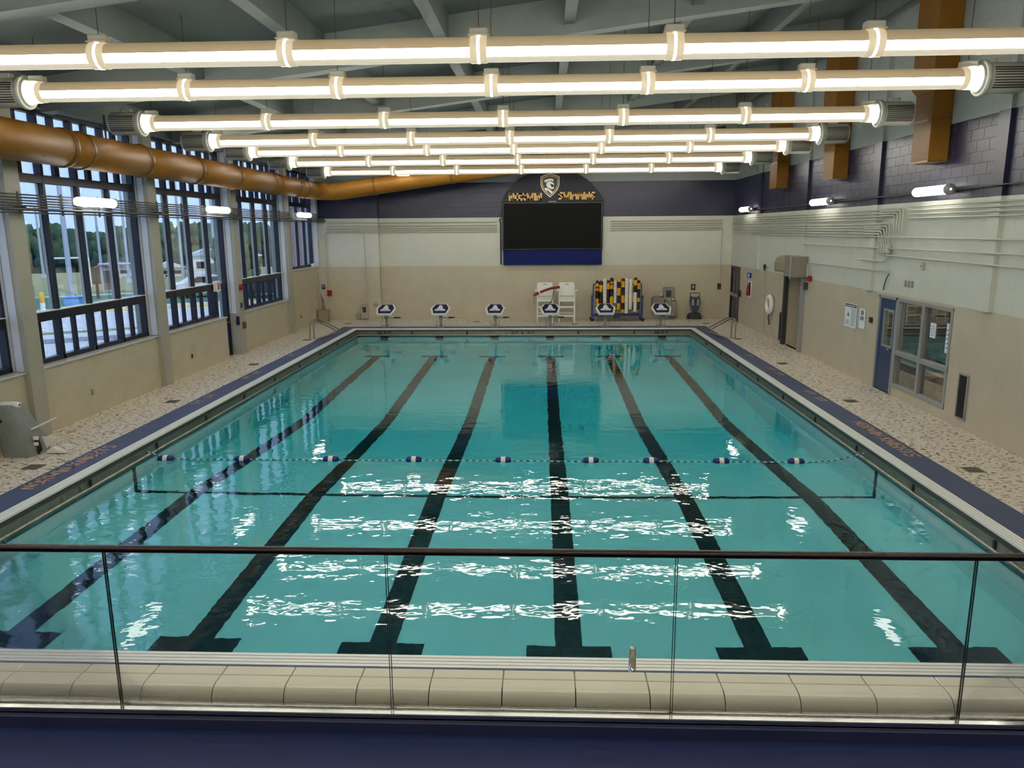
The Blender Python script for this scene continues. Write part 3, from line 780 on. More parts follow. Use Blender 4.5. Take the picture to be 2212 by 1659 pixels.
for k, (y0, y1, lb) in enumerate([(9.5, 10.22, 'nearest ochre rectangular duct hanging on the right wall'), (14.45, 15.2, 'middle ochre rectangular duct hanging on the right wall'), (19.3, 20.05, 'farthest ochre rectangular duct hanging on the right wall')]):
    t = thing('drop_duct', lb, 'air duct', (XR-.02, (y0+y1)/2, 4.97), 0, 'ochre drop ducts on the right wall')
    h = (y1-y0)/2
    MB().bbox(-.37, .012, -h, h, 0, 1.30, .01).build('lower_section', YELLOW, t)
    M8 = [(-.37, -h), (.012, -h), (.012, h), (-.37, h)]; T8 = [(-.44, -h-.07), (.012, -h-.07), (.012, h+.07), (-.44, h+.07)]
    g = MB(); vs = [(x, y, 1.30) for x, y in M8] + [(x, y, 1.42) for x, y in T8]
    g.add(vs, [(k_, (k_+1) % 4, 4+(k_+1) % 4, 4+k_) for k_ in range(4)]); g.build('transition', YELLOW, t)
    MB().box(-.44, .012, -h-.07, h+.07, 1.42, 3.6).build('upper_section', YELLOW, t)
    g = MB(); g.box(-.375, .012, -h-.006, h+.006, -.012, .02); g.build('bottom_flange', YRING, t)
    g = MB(); g.box(-.374, .012, -h-.004, h+.004, .78, .80); g.build('seam', YRING, t)

# ------------------------------------------------------------------ windows in the left wall
def bar(name, x0, x1, y0, y1, z0, z1, par): return MB().bbox(x0, x1, y0, y1, z0, z1, .006).build(name, FRAME, par)
WN = 0
for (a, b) in BAYS:
    if a < -3: continue
    WN += 1; zs = 2.29 if a > 21 else 1.26; bay_door = 12 < a < 13
    w = sroot('window_%d' % WN, 'tall dark framed window %s' % ('at the near left' if a < 3 else 'in the left wall'), 'window')
    dy = (b-a)/4; xi = -8.81; xs_ = -8.865
    ylow = 15.95 if bay_door else b
    for k in range(5):
        y = a + k*dy; y0, y1 = (a, a+.07) if k == 0 else ((b-.07, b) if k == 4 else (y-.04, y+.04))
        zb_ = 0.0 if (bay_door and y > ylow) else zs
        bar('mullion', XG-.03, xi, y0, y1, zb_, 6.02, w)
    bar('rail', XG-.03, xi, a, ylow, zs, zs+.09, w)
    if zs < 2:
        bar('rail', XG-.03, xi-.005, a, ylow, 2.06, 2.24, w); MB().box(XG, xi+.02, a, ylow, 2.238, 2.256).build('rail_highlight', PLASTW, w)  # white strip paints the highlight along the rail top
    bar('rail', XG-.03, xi-.005, a, b, 4.66, 4.82, w); bar('rail', XG-.03, xi-.005, a, b, 5.94, 6.02, w)
    for k in range(4):
        y0, y1 = a+k*dy+.045, a+(k+1)*dy-.045; ym = (y0+y1)/2
        low = bay_door and k == 3
        zl = 2.25 if zs < 2 else zs+.09
        MB().box(XG-.008, XG, y0, y1, zl, 4.66).build('pane', PANE, w)
        g = MB(); g.box(XG-.02, XG+.03, y0-.006, y0+.012, zl, 4.66); g.box(XG-.02, XG+.03, y1-.012, y1+.006, zl, 4.66); g.build('glazing_bead', ALU, w)
        bar('mullion', XG-.02, xs_, ym-.07, ym+.07, 4.82, 5.94, w)
        for q0, q1 in ((y0, ym-.07), (ym+.07, y1)): MB().box(XG-.008, XG, q0, q1, 4.82, 5.94).build('pane', PANE, w)
        if zs < 2 and not low:
            bar('mullion', XG-.02, xs_, ym-.04, ym+.04, zs+.09, 2.06, w)
            for q0, q1 in ((y0, ym-.04), (ym+.04, y1)): MB().box(XG-.008, XG, q0, q1, zs+.09, 2.06).build('pane', PANE, w)
        if low: MB().box(XG-.008, XG, y0, ylow, zs, 2.06).build('pane', PANE, w)
d1 = sroot('door_1', 'dark glazed exit door beside the low wall', 'door')
g = MB(); g.box(XG-.04, xi-.02, 15.97, 16.06, 0, 2.2); g.box(XG-.04, xi-.02, 16.68, 16.78, 0, 2.2); g.box(XG-.04, xi-.02, 16.06, 16.68, 0, .25); g.box(XG-.04, xi-.02, 16.06, 16.68, 2.08, 2.2); g.box(XG-.04, xi-.02, 16.06, 16.68, .98, 1.1); g.build('door_leaf', FRAME, d1)
g = MB(); g.box(XG-.01, XG, 16.06, 16.68, .25, 2.08); g.build('pane', PANE, d1)
g = MB(); g.path([(xi-.02, 16.1, 1.04), (xi+.05, 16.12, 1.04), (xi+.05, 16.62, 1.04), (xi-.02, 16.64, 1.04)], .018, 8); g.build('push_bar', STAIN, d1)

# conduits over the left windows
cb = thing('conduit_rack', 'bundle of dark conduits running across the left windows', 'conduit', (-8.32, 0, 4.2))
for k, (z, dx, r) in enumerate([(.19, 0, .014), (.14, .0, .016), (.09, .0, .014), (.045, 0, .014), (.0, .0, .014), (-.06, .03, .028), (-.12, .0, .014)]):
    MB().cyl((dx, -2.4, z), (dx, 26.0, z), r, 8).build('pipe', PIPED, cb)
for y in [1.0 + 1.22*k for k in range(20)]:
    g = MB(); g.box(-.03, -.012, y-.02, y+.02, -.16, .24); g.build('strut', PIPED, cb)
for yc in COLY[3:-1]:
    g = MB(); g.box(-.2, -.01, yc-.03, yc+.03, -.05, -.01); g.build('strut', PIPED, cb)

# conduits on the right wall
def pipes(name, label, lst, mt=PIPEC, cat='conduit'):
    t = thing(name, label, cat, (XR-.05, 0, 3.5))
    for pts, r in lst: MB().path([(p[0], p[1], p[2]-3.5) for p in pts], r, 8).build('pipe', mt, t)
    return t
def bend(pts, rad=.12, n=5):
    """round the corners of a polyline"""
    out = [Vector(pts[0])]
    for p, q, r in zip(pts, pts[1:], pts[2:]):
        p, q, r = Vector(p), Vector(q), Vector(r); a = q + (p-q).normalized()*min(rad, (p-q).length/2); b = q + (r-q).normalized()*min(rad, (r-q).length/2)
        for k in range(n+1):
            t = k/n; out.append(a*(1-t)**2 + q*2*t*(1-t) + b*t*t)
    return out + [Vector(pts[-1])]
xw = .0
pipes('conduit_rack', 'four pale conduits high on the right wall above the office', [([(xw-.05, -2.4, z), (xw-.05, 10.7, z)], .016) for z in (4.14, 4.06, 3.98, 3.9)])
pipes('conduit_rack', 'pale conduit bundle on the right wall between middle and far lamps', [([(xw-.05, 12.0, z), (xw-.05, 26.0, z)], .016) for z in (4.1, 4.03, 3.96, 3.89, 3.78, 3.71, 3.64, 3.57)])
L1 = []
for k in range(4):
    L1.append((bend([(xw-.05, 12.1, 4.12-.05*k), (xw-.05, 10.95+.13*k, 4.12-.05*k), (xw-.05, 10.95+.13*k, 3.58)], .1), .018))
for k in range(5):
    L1.append((bend([(xw-.05, 12.9, 3.80-.06*k), (xw-.05, 11.55+.12*k, 3.80-.06*k), (xw-.05, 11.55+.12*k, 3.30)], .14), .018))
L1.append((bend([(xw-.05, 11.55, 3.3), (xw-.05, 11.55, 2.95), (xw-.05, 13.2, 2.95)], .2), .018))
L1.append((bend([(xw-.05, 12.03, 3.3), (xw-.05, 12.03, 3.1), (xw-.05, 6.3, 3.05)], .15), .018))
bx_ = pipes('conduit_rack', 'cluster of bent conduits turning down above the blue office door', L1)
for k in range(4): MB().bbox(-.09, 0, 11.52+.13*k, 11.60+.13*k, -.36, -.17, .008).build('junction_box', PIPEC, bx_)
pipes('conduit_rack', 'long thin pale conduits along the middle of the right wall', [([(xw-.05, -2.4, 3.5), (xw-.05, 23, 3.5)], .016), ([(xw-.05, -2.4, 3.28), (xw-.05, 17.3, 3.24)], .016), (bend([(xw-.05, 11.5, 2.74), (xw-.05, 16.7, 2.72), (xw-.05, 16.7, 2.3)], .1), .018)])
pipes('conduit_rack', 'pale conduits high on the far wall right of scoreboard', [([(-5.0, YF-.06, z), (-.4, YF-.06, z)], .02) for z in (4.05, 3.95, 3.86, 3.76, 3.68)])
pipes('conduit_rack', 'pale conduits high on the far wall left of scoreboard', [([(-16.8, YF-.36, z), (-14.6, YF-.36, z), (-14.5, YF-.08, z), (-9.7, YF-.06, z)], .02) for z in (4.05, 3.92, 3.82, 3.74, 3.66)])
pipes('conduit_rack', 'dark conduit run linking the lamps on the navy band', [([(-.06, -2.4, 4.44), (-.06, 26.0, 4.36)], .018)], PIPED)

# ------------------------------------------------------------------ scoreboard
sb = thing('scoreboard', 'black video scoreboard with arched charcoal team header', 'scoreboard', (1.18, YF-.02, 2.28))
D0 = -.22
g = MB(); g.bbox(-2.09, 2.08, D0, 0, .60, 2.57, .02); g.build('screen_case', BLACK, sb)
MB().box(-2.02, 2.01, D0-.006, D0, .66, 2.5).build('screen', SCREEN, sb)
MB().bbox(-2.05, 2.06, D0+.02, 0, 0, .60, .015).build('banner_panel', BANNER, sb)
def pxw(px, py): # pixel on the far wall -> local x,z of the header
    return ((px-1193.5)*.01917, (436-py)*.0190 + 2.57)
hp = [pxw(*q) for q in [(1083,436),(1089,425),(1100,409),(1112,396),(1126,386),(1142,379),(1160,375),(1186,373.5),(1215,374),(1240,376),(1254,382),(1268,391),(1281,403),(1294,419),(1303,431),(1303,436)]]
MB().prism(hp, D0, 0, 'Y').build('arched_header', CHAR, sb)
shp = [(-.0,.36),(.14,.33),(.27,.27),(.27,.0),(.22,-.16),(.12,-.30),(0,-.42)]
def shield(k, dx=0): 
    return [(x*k, z*k) for x, z in shp] + [(-x*k, z*k) for x, z in shp[::-1] if x > 0]
sc0 = pxw(1188, 401)
def sh(mb, poly, y0, y1, s=1.0): return mb.prism([(sc0[0]+x*s*1.42, sc0[1]+z*s*1.2) for x, z in poly], y0, y1, 'Y')
em = sh(MB(), shield(1.0), D0-.03, D0).build('shield_emblem', SILVER, sb)
sh(MB(), shield(.92), D0-.034, D0-.03).build('shield_field', CHAR, em)
sh(MB(), shield(.84), D0-.038, D0-.034).build('shield_border', GOLD, em)
sh(MB(), shield(.76), D0-.042, D0-.038).build('shield_ground', BLACK, em)
plume = [(-.17,.15),(-.1,.18),(0,.21),(.07,.20),(.11,.16),(.09,.11),(.04,.13),(-.02,.12),(-.08,.10),(-.12,.09),(-.10,.06),(-.15,.08)]
helm = [(-.11,.02),(-.08,.08),(-.02,.11),(.05,.10),(.10,.06),(.12,0),(.10,-.02),(.08,.02),(.02,.03),(.0,.0),(.03,-.04),(.05,-.10),(.10,-.06),(.12,-.08),(.10,-.13),(.05,-.15),(.0,-.12),(-.05,-.10),(-.09,-.06)]
cape = [(-.16,-.10),(-.10,-.10),(-.02,-.14),(.06,-.22),(.10,-.25),(.05,-.30),(-.02,-.24),(-.07,-.18),(-.10,-.20),(-.07,-.26),(-.12,-.20)]
for nm, pl in (('plume', plume), ('helmet', helm), ('cape', cape)): sh(MB(), pl, D0-.048, D0-.042).build(nm, SILVER, em)
tx = pxw(1099.5, 432); text('NORWIN', .235, .07, .03, GOLD, sb, Matrix.Translation((tx[0], D0, tx[1])), gap=.06, total=(1171.5-1099.5)*.01917)
tx = pxw(1206, 430.5); text('SWIMMING', .235, .066, .03, GOLD, sb, Matrix.Translation((tx[0], D0, tx[1])), gap=.06, total=(1284.5-1206)*.01917)
g = MB(); g.box(-.16, .16, D0-.02, D0, 2.55, 2.585); g.build('badge', PLASTG, sb)
g = MB(); g.path([(-2.16, -.03, 0), (-2.16, -.03, 1.75), (-2.2, -.1, 1.85), (-2.12, -.15, 1.9)], .025, 8); g.build('cable', BLACK, sb)

# ------------------------------------------------------------------ starting blocks
def make_block():
    t = thing('starting_block', '', 'starting block', (0, 23.36, 0), 0, 'starting blocks along the far edge')
    tilt = Matrix.Translation((0, -.05, .69)) @ Matrix.Rotation(math.radians(21), 4, 'X')
    hexo = [(-.29,-.42),(.29,-.42),(.385,.06),(.24,.42),(-.24,.42),(-.385,.06)]
    p = MB().prism(hexo, -.035, .035, 'Z', tilt).build('platform', PLASTW, t)
    pad = [(-.235,-.36),(.235,-.36),(.315,.05),(.205,.385),(-.205,.385),(-.315,.05)]
    MB().prism(pad, .035, .042, 'Z', tilt).build('tread', mat('navy_tread', (28, 28, 58), .6), p)
    g = MB(); vs = [(-.20,-.17,.042),(.20,-.17,.042),(.20,-.08,.042),(-.20,-.08,.042),(-.19,-.16,.07),(.19,-.16,.07),(.19,-.09,.075),(-.19,-.09,.075)]
    g.add([tilt @ Vector(v) for v in vs], [(0,1,5,4),(1,2,6,5),(2,3,7,6),(3,0,4,7),(4,5,6,7)])
    vs = [(-.14,-.09,.042),(.14,-.09,.042),(.06,.24,.042),(-.06,.24,.042),(-.12,-.08,.08),(.12,-.08,.08),(.04,.20,.10),(-.04,.20,.10)]
    g.add([tilt @ Vector(v) for v in vs], [(0,1,5,4),(1,2,6,5),(2,3,7,6),(3,0,4,7),(4,5,6,7)])
    k = g.build('kick_wedge', mat('wedge_white', (226, 224, 228), .4), p)
    g = MB(); g.box(-.05, .05, -.005, .005, -.008, .012, tilt @ Matrix.Translation((0, -.155, .075))); g.build('maker_mark', PLASTG, k)
    g = MB(); g.bbox(-.05, .05, -.05, .05, .02, .60, .01); g.box(-.11, .11, -.10, .10, 0, .02); g.build('pedestal', ALU, t)
    g = MB(); g.box(-.07, .07, -.06, .06, .33, .43); g.build('collar', PLASTG, t)
    g = MB(); g.cyl((.05, 0, .38), (.42, 0, .36), .018, 8); g.build('step_arm', ALU, t)
    g = MB(); g.bbox(.30, .55, -.10, .10, .372, .40, .006); g.build('step_pad', RUBBER, t)
    g = MB(); g.path([(-.16, -.12, 0), (-.16, -.12, .26), (-.16, .08, .26)], .012, 6); g.path([(.16, -.12, 0), (.16, -.12, .26), (.16, .08, .26)], .012, 6); g.path([(-.16, -.12, .1), (.16, -.12, .1)], .01, 6); g.build('side_brace', ALU, t)
    return t
b0 = make_block()
BL = ['starting block at the far left lane', 'second starting block from the left', 'third starting block from the left', 'fourth starting block, in front of the white chairs',
      'fifth starting block, in front of the blue lane rope cart', 'starting block at the far right lane, before the drinking fountains']
for i in range(6):
    p = ((i-2.5)*2.134, 23.36, 0)
    if i == 0: b0.location = p; b0['label'] = BL[0]
    else: copy_tree(b0, p, None, BL[i])

# ------------------------------------------------------------------ lifeguard chairs, rescue tube
def make_chair(xc, label):
    t = thing('lifeguard_chair', label, 'chair', (xc, 24.75, 0), 0, 'white lifeguard chairs by the far wall')
    w = .31
    for s in (-1, 1):
        MB().bbox(s*w-.025, s*w+.025, 0, .05, 0, 1.30, .006).build('leg', PLASTW, t)
        g = MB(); M = Matrix.Translation((s*w, .70, 0)) @ Matrix.Rotation(math.radians(6), 4, 'X'); g.bbox(-.025, .025, -.025, .025, .0, 1.5, .006, M); g.build('leg', PLASTW, t)
        MB().bbox(s*(w+.06)-.05, s*(w+.06)+.05, -.06, .55, 1.28, 1.33, .008).build('armrest', PLASTW, t)
        MB().box(s*w-.015, s*w+.015, .03, .68, .58, .63).build('side_rail', PLASTW, t)
    for z in (.24, .60): MB().bbox(-w, w, -.01, .04, z, z+.07, .006).build('rung', PLASTW, t)
    MB().bbox(-w, w, .62, .67, .3, .36, .006).build('rung', PLASTW, t)
    MB().bbox(-w, w, -.02, .52, .98, 1.03, .008).build('seat', PLASTW, t)
    MB().bbox(-w, w, -.03, .0, .86, .97, .006).build('seat_apron', PLASTW, t)
    MB().bbox(-w-.0, w+.0, .50, .53, 1.05, 1.60, .01).build('backrest', PLASTW, t)
    MB().box(-.07, .07, .495, .50, 1.50, 1.535).build('hand_slot', PLASTG, t)
    return t
make_chair(.87, 'white lifeguard chair at left, with the red rescue tube'); make_chair(1.76, 'white lifeguard chair at right, beside the lane rope cart')
t = thing('rescue_tube', 'red rescue tube lying across the white lifeguard chair arms', 'rescue tube', (.95, 24.62, 1.36))
MB().path([(-.54, -.05, -.24), (-.42, -.04, -.18), (-.1, 0, -.04), (.2, .02, .055), (.42, .03, .085), (.52, .03, .09)], .05, 10).build('foam_tube', REDROPE, t)
g = MB(); g.cyl((-.33, -.035, -.14), (-.28, -.03, -.12), .056, 12); g.build('band', PLASTW, t)
MB().path([(-.53, -.05, -.25), (-.55, -.05, -.4), (-.54, -.03, -.62)], .010, 6).build('tow_strap', PLASTG, t)
MB().path([(.28, -.08, .02), (.22, -.1, -.35), (.1, -.1, -.62)], .014, 6).build('shoulder_strap', BLACK, t)

# ------------------------------------------------------------------ lane rope cart
ct = thing('lane_rope_cart', 'blue wheeled steel cart loaded with lane ropes', 'cart', (3.84, 25.40, 0))
for s in (-1, 1):
    g = MB(); x = s*1.02; g.bbox(x-.025, x+.025, -.28, -.23, .16, 1.02, .006); g.bbox(x-.025, x+.025, .23, .28, .16, 1.02, .006); g.bbox(x-.025, x+.025, -.28, .28, .98, 1.03, .006); g.bbox(x-.02, x+.02, -.28, .28, .55, .60, .006)
    g.build('end_frame', BLUEM, ct)
    MB().box(s*.93-.012, s*.93+.012, -.2, .2, .3, 1.2).build('end_plate', PLASTG, ct)
    for q in (-.24, .24):
        g = MB(); g.lathe([(.02,-.02),(.075,-.02),(.08,-.01),(.08,.01),(.075,.02),(.02,.02)], (s*1.03, q, .08), 'Y', 16); c = g.build('wheel', RUBBER, ct)
        MB().box(s*1.03-.02, s*1.03+.02, q-.035, q+.035, .12, .17).build('caster_fork', STAIN, c)
for z, y in ((.20, -.26), (.20, .26)): MB().bbox(-1.02, 1.02, y-.025, y+.025, z, z+.06, .006).build('base_rail', BLUEM, ct)
MB().box(-1.0, 1.0, -.24, .24, .20, .22).build('base_tray', BLUEM, ct)
MB().cyl((-1.0, 0, 1.50), (1.0, 0, 1.50), .03, 10).build('hanging_bar', BLUEM, ct)
for s in (-1, 1): MB().bbox(s*.985-.02, s*.985+.02, -.025, .025, 1.0, 1.53, .005).build('bar_post', BLUEM, ct)
CM = {'k': LANEB, 'y': LANEY, 'w': LANEW, 'r': REDROPE}
def zpx(z): return 1.72 - (z-160)/1140*1.40
STR = [(1290, 0, [('k',250),('y',300),('r',400),('y',475),('k',545),('y',800),('k',1060)], 1180), (1298, .02, [('k',265),('y',350),('k',590)], 1060), (1306.5, -.03, [('w',165)], 1200),
 (1313.5, .03, [('k',250),('y',290),('k',500)], 1100), (1321, -.02, [('k',160),('y',240),('r',305),('y',350),('k',480),('y',735),('k',985)], 1250), (1329, .02, [('w',255)], 960),
 (1336.5, -.03, [('y',150),('k',245),('y',450),('k',700),('y',960)], 1170), (1345.6, -.01, [('k',180),('y',230),('k',430),('y',695),('k',950),('y',1160)], 1270), (1353.5, -.04, [('w',180)], 1300),
 (1358, .05, [('k',330),('y',680),('k',900)], 1150), (1362, -.03, [('w',205)], 1160), (1367, .05, [('y',690),('k',920)], 1160), (1372.3, -.02, [('k',150),('y',190),('k',365),('w',600)], 1250), (1379.5, .02, [('k',250),('y',300),('k',500),('y',780),('k',920)], 1160)]
NTH = ['first', 'second', 'third', 'fourth', 'fifth', 'sixth', 'seventh', 'eighth', 'ninth', 'tenth', 'eleventh', 'twelfth', 'thirteenth', 'fourteenth']
for n_, (px, dy, cols, end) in enumerate(STR):
    x = 3.01 + (px-1290)*.01884; kinds = {c for c, _ in cols}
    desc = 'all white' if kinds == {'w'} else ('black and yellow' if 'r' not in kinds and 'w' not in kinds else ('black, yellow and red' if 'r' in kinds else 'black, yellow and white'))
    t = thing('lane_rope', '%s lane rope, %s from the left on the blue cart' % (desc, NTH[n_]), 'lane rope', (x, 25.26+dy, 0), 0, 'lane ropes hung on the blue cart')
    zt = zpx(cols[0][1])
    # front strand hangs straight, the top curls over the bar
    bounds = [zpx(c[1]) for c in cols] + [zpx(end)]
    for (c, _), za, zb in zip(cols, bounds, bounds[1:]):
        prof = []; nn = max(1, round((za-zb)/.045)); h = (za-zb)/nn
        for q in range(nn):
            z = za - q*h; prof += [(.066, z), (.077, z-h*.2), (.077, z-h*.8), (.066, z-h)]
        if za == zt: prof = [(.004, za+.06), (.046, za+.045), (.070, za+.016)] + prof
        MB().lathe(prof, (0, 0, 0), 'Z', 10).build('float_section', CM[c], t)
    mb = MB(); mb.path([(0, 0, zt), (0, .06, zt+.02), (0, .14, zt-.04), (0, .2, zt-.25), (0, .22, .45)], .05, 8); mb.build('back_strand', CM[cols[-1][0]], t)

# ------------------------------------------------------------------ fountain, floor cleaner, signs on the far wall
t = thing('drinking_fountain', 'pair of stainless drinking fountains with bottle filler panel', 'fountain', (5.86, YF-.02, 0))
MB().bbox(-.49, -.01, -.42, 0, .30, .93, .02).build('cooler_body', STAIN, t)
MB().bbox(.01, .49, -.42, 0, .02, .77, .02).build('cooler_body', STAIN, t)
for xc, z in ((-.25, .93), (.25, .77)):
    b = MB().lathe([(.21, .0), (.22, .025), (.19, .03), (.10, .012), (.02, .008)], (xc, -.22, z), 'Z', 20).build('basin', STAIN, t)
    g = MB(); g.lathe([(.05, 0), (.055, .03), (.03, .065), (.0, .07)], (xc+.13, -.17, z+.02), 'Z', 12); g.build('bubbler', CHROME, b)
MB().bbox(-.02, .44, -.10, 0, .77, 1.31, .012).build('filler_panel', STAIN, t)
MB().box(.10, .32, -.104, -.10, .90, 1.18).build('filler_recess', LOUV, t)
t = thing('pool_cleaner', 'dark blue upright pool cleaning robot on its caddy', 'pool cleaner', (7.12, 25.9, 0))
g = MB(); g.bbox(-.24, .24, -.16, .16, .05, .26, .04); g.build('caddy_base', mat('cleaner_brown', (54, 46, 48), .5), t)
for s in (-1, 1): MB().lathe([(.02,-.03),(.09,-.03),(.1,0),(.09,.03),(.02,.03)], (s*.25, .05, .1), 'X', 14).build('wheel', RUBBER, t)
body = [(-.10,.32),(.10,.32),(.16,.50),(.21,.66),(.21,.82),(.17,.96),(.10,.92),(-.10,.92),(-.17,.96),(-.21,.82),(-.21,.66),(-.16,.50)]
MB().prism(body, -.12, .10, 'Y').build('robot_body', mat('cleaner_blue', (52, 64, 84), .4), t)
for s in (-1, 1): MB().bbox(s*.10-.05, s*.10+.05, -.14, -.12, .58, .84, .01).build('side_panel', PLASTG, t)
MB().box(-.05, .05, -.145, -.12, .72, .84).build('intake', BLACK, t)
g = MB(); g.box(-.07, .07, -.03, .03, .2, .4); g.build('caddy_stem', BLACK, t)
g = MB(); g.path([(-.19, .05, .9), (-.19, .08, 1.08), (.19, .08, 1.08), (.19, .05, .9)], .018, 8); g.build('handle', BLACK, t)
g = MB(); g.path([(-.2, 0, .62), (-.32, .05, .55), (-.36, .1, .3), (-.3, .1, .03)], .012, 6); g.build('cable', PLASTG, t)
def sign(name, x, z, w, h, wall, mt, label, cat='sign', mark=True):
    if wall == 'far': g = MB().bbox(x-w/2, x+w/2, YF-.03, YF-.008, z-h/2, z+h/2, .003)
    else: g = MB().bbox(XR-.03, XR-.006, x-w/2, x+w/2, z-h/2, z+h/2, .003)
    t = thing(name, label, cat, (x, YF-.02, z-h/2) if wall == 'far' else (XR-.02, x, z-h/2))
    for i, v in enumerate(g.v): g.v[i] = tuple(Vector(v) - t.location)
    g.build('plate', mt, t); 
    return t
t = sign('room_sign', 7.10, 1.31, .18, .24, 'far', mat('plum_sign', (40, 26, 34), .4), 'small dark plaque on the far wall above the pool cleaner')
MB().box(-.045, .045, -.013, -.009, .06, .19).build('plaque_inset', PLASTG, t)
t = thing('call_box', 'small dark switch box with conduit near the far right door', 'switch box', (8.17, YF-.02, 1.22))
MB().bbox(-.07, .07, -.05, .012, 0, .24, .008).build('box', LOUV, t); MB().cyl((.02, -.02, .24), (.02, -.02, 2.5), .014, 8).build('conduit', PIPEC, t)
t = thing('fire_alarm', 'red fire alarm box with conduit on the far left wall', 'alarm', (-8.25, YF-.32, 1.02))
MB().bbox(-.10, .08, -.07, .012, 0, .24, .01).build('box', RED, t); MB().path(bend([(-.03, -.02, .24), (-.05, -.02, 2.68), (1.6, -.02, 2.68)], .15), .022, 8).build('conduit', PIPEC, t)
t = thing('electrical_box', 'small grey electrical box low on the far wall', 'electrical box', (-6.75, YF-.32, .06))
MB().bbox(-.20, .10, -.10, .012, 0, .58, .01).build('cabinet', mat('box_beige', (176, 166, 146), .5), t); MB().box(-.12, .04, -.105, -.10, .26, .50).build('panel_door', LOUV, t); MB().bbox(-.42, -.22, -.06, .012, .0, .24, .01).build('side_box', PLASTG, t)
MB().path(bend([(-.05, -.03, .58), (-.05, -.03, .66), (.12, -.03, .66), (.08, -.03, 3.6)], .05), .02, 8).build('conduit', PIPEC, t)
t = thing('vent_cap', 'small round grey vent on the far wall by the first block', 'vent', (-6.32, YF-.31, .66))
MB().lathe([(.0,-.02),(.08,-.02),(.085,-.012),(.085,.008)], (0, 0, 0), 'Y', 18).build('grille', PLASTG, t)
t = thing('room_sign', 'dark square sign by the far left corner', 'sign', (-8.52, YF-.31, 1.30)); MB().bbox(-.07, .07, -.02, .008, 0, .2, .004).build('plate', INKD, t)
MB().box(-.04, .04, -.024, -.02, .1, .16).build('plate_mark', PLASTG, t)

# ------------------------------------------------------------------ left wall bits
t = thing('fire_alarm', 'white and red alarm box on the left window frame', 'alarm', (-8.74, 15.86, 2.02)); MB().bbox(-.05, .05, -.16, .14, 0, .30, .01).build('box', PLASTW, t); MB().box(.05, .056, -.09, .08, .05, .24).build('cover', mat('pale_red', (196, 110, 110), .4), t)
t = thing('fire_alarm', 'small round red alarm on the left column', 'alarm', (-8.50, 17.02, 2.05)); MB().lathe([(.09,-.02),(.09,.04),(.05,.06),(0,.062)], (0, 0, 0), 'X', 16).build('horn', RED, t); MB().bbox(-.02, .0, -.09, .09, -.09, .09, .005).build('back_box', RED, t)
t = thing('switch_plate', 'dark switch plate on the left column below the red alarm', 'switch', (-8.51, 17.0, 1.42)); MB().bbox(-.01, .02, -.05, .05, 0, .16, .004).build('plate', LOUV, t)
t = thing('hose_cabinet', 'dull red box low on the left column', 'call box', (-8.505, 17.06, .78)); MB().bbox(-.015, .05, -.08, .08, 0, .2, .006).build('box', mat('dull_red', (120, 66, 58), .5), t)
t = thing('exit_sign', 'dark blue exit plate by the left door', 'sign', (-8.57, 16.86, .92)); MB().bbox(-.03, .05, -.14, -.02, 0, .26, .005).build('plate', DOORD, t)
t = thing('sill_box', 'small white device on the far window sill', 'device', (-8.72, 25.4, 2.29)); MB().bbox(-.06, .06, -.16, .16, 0, .12, .01).build('body', PLASTW, t)
t = thing('storage_bin', 'beige bin with rods in the far left corner', 'bin', (-8.35, 25.3, 0))
g = MB(); g.prism([(-.18,0),(.18,0),(.22,.5),(-.22,.5)], -.18, .18, 'Y'); g.build('bin_body', mat('bin_tan', (150, 138, 108), .6), t)
for k in range(3): MB().cyl((-.06+.06*k, .0, .3), (-.12+.05*k, .08, 1.15-.1*k), .015, 6).build('rod', BARK, t)
for k, (x, lb) in enumerate([(9.0, 'wall outlet on the low wall under the nearest window'), (13.6, 'small outlet plate on the low wall under the second window'), (23.0, 'small outlet plate on the high far left wall')]):
    t = thing('power_outlet', lb, 'outlet', (XL+.006, x, .42)); MB().bbox(0, .012, -.035, .035, 0, .115, .003).build('plate', LOUV if k else PLASTG, t)

# ------------------------------------------------------------------ right wall doors and window
d = sroot('door_2', 'dark blue double door in the far right corner', 'door')
for k, (ya, yb) in enumerate(((24.78, 25.44), (25.46, 26.12))):
    lf = MB().bbox(XR+.03, XR+.075, ya, yb, .01, 2.14, .004).build('door_leaf', DOORD, d)
    MB().box(XR+.024, XR+.03, ya+.12 if k else ya+.28, yb-.28 if k else yb-.12, 1.15, 1.95).build('vision_panel', mat('dark_glass', (16, 18, 22), .1), lf)
    MB().bbox(XR-.04, XR+.03, ya+.04, yb-.04, .98, 1.12, .01).build('push_bar', STAIN, lf)
g = MB(); g.box(XR-.01, XR+.10, 24.72, 24.78, 0, 2.2); g.box(XR-.01, XR+.10, 26.12, 26.18, 0, 2.2); g.box(XR-.01, XR+.10, 24.72, 26.18, 2.14, 2.2); g.build('door_frame', DOORD, d)
MB().box(XR+.08, XR+.24, 24.72, 26.18, 0, 2.2).build('dark_void', BLACK, d)
d = sroot('door_3', 'open doorway with grey jambs under a coiling shutter hood', 'door')
g = MB(); g.bbox(XR-.10, XR+.02, 17.06, 17.24, 0, 2.35, .006); g.build('jamb', ALU, d); g = MB(); g.bbox(XR-.10, XR+.02, 18.70, 18.86, 0, 2.35, .006); g.build('jamb', LOUV, d)
MB().box(XR-.0, XR+.26, 17.24, 18.70, 2.24, 2.36).build('head', ALU, d)
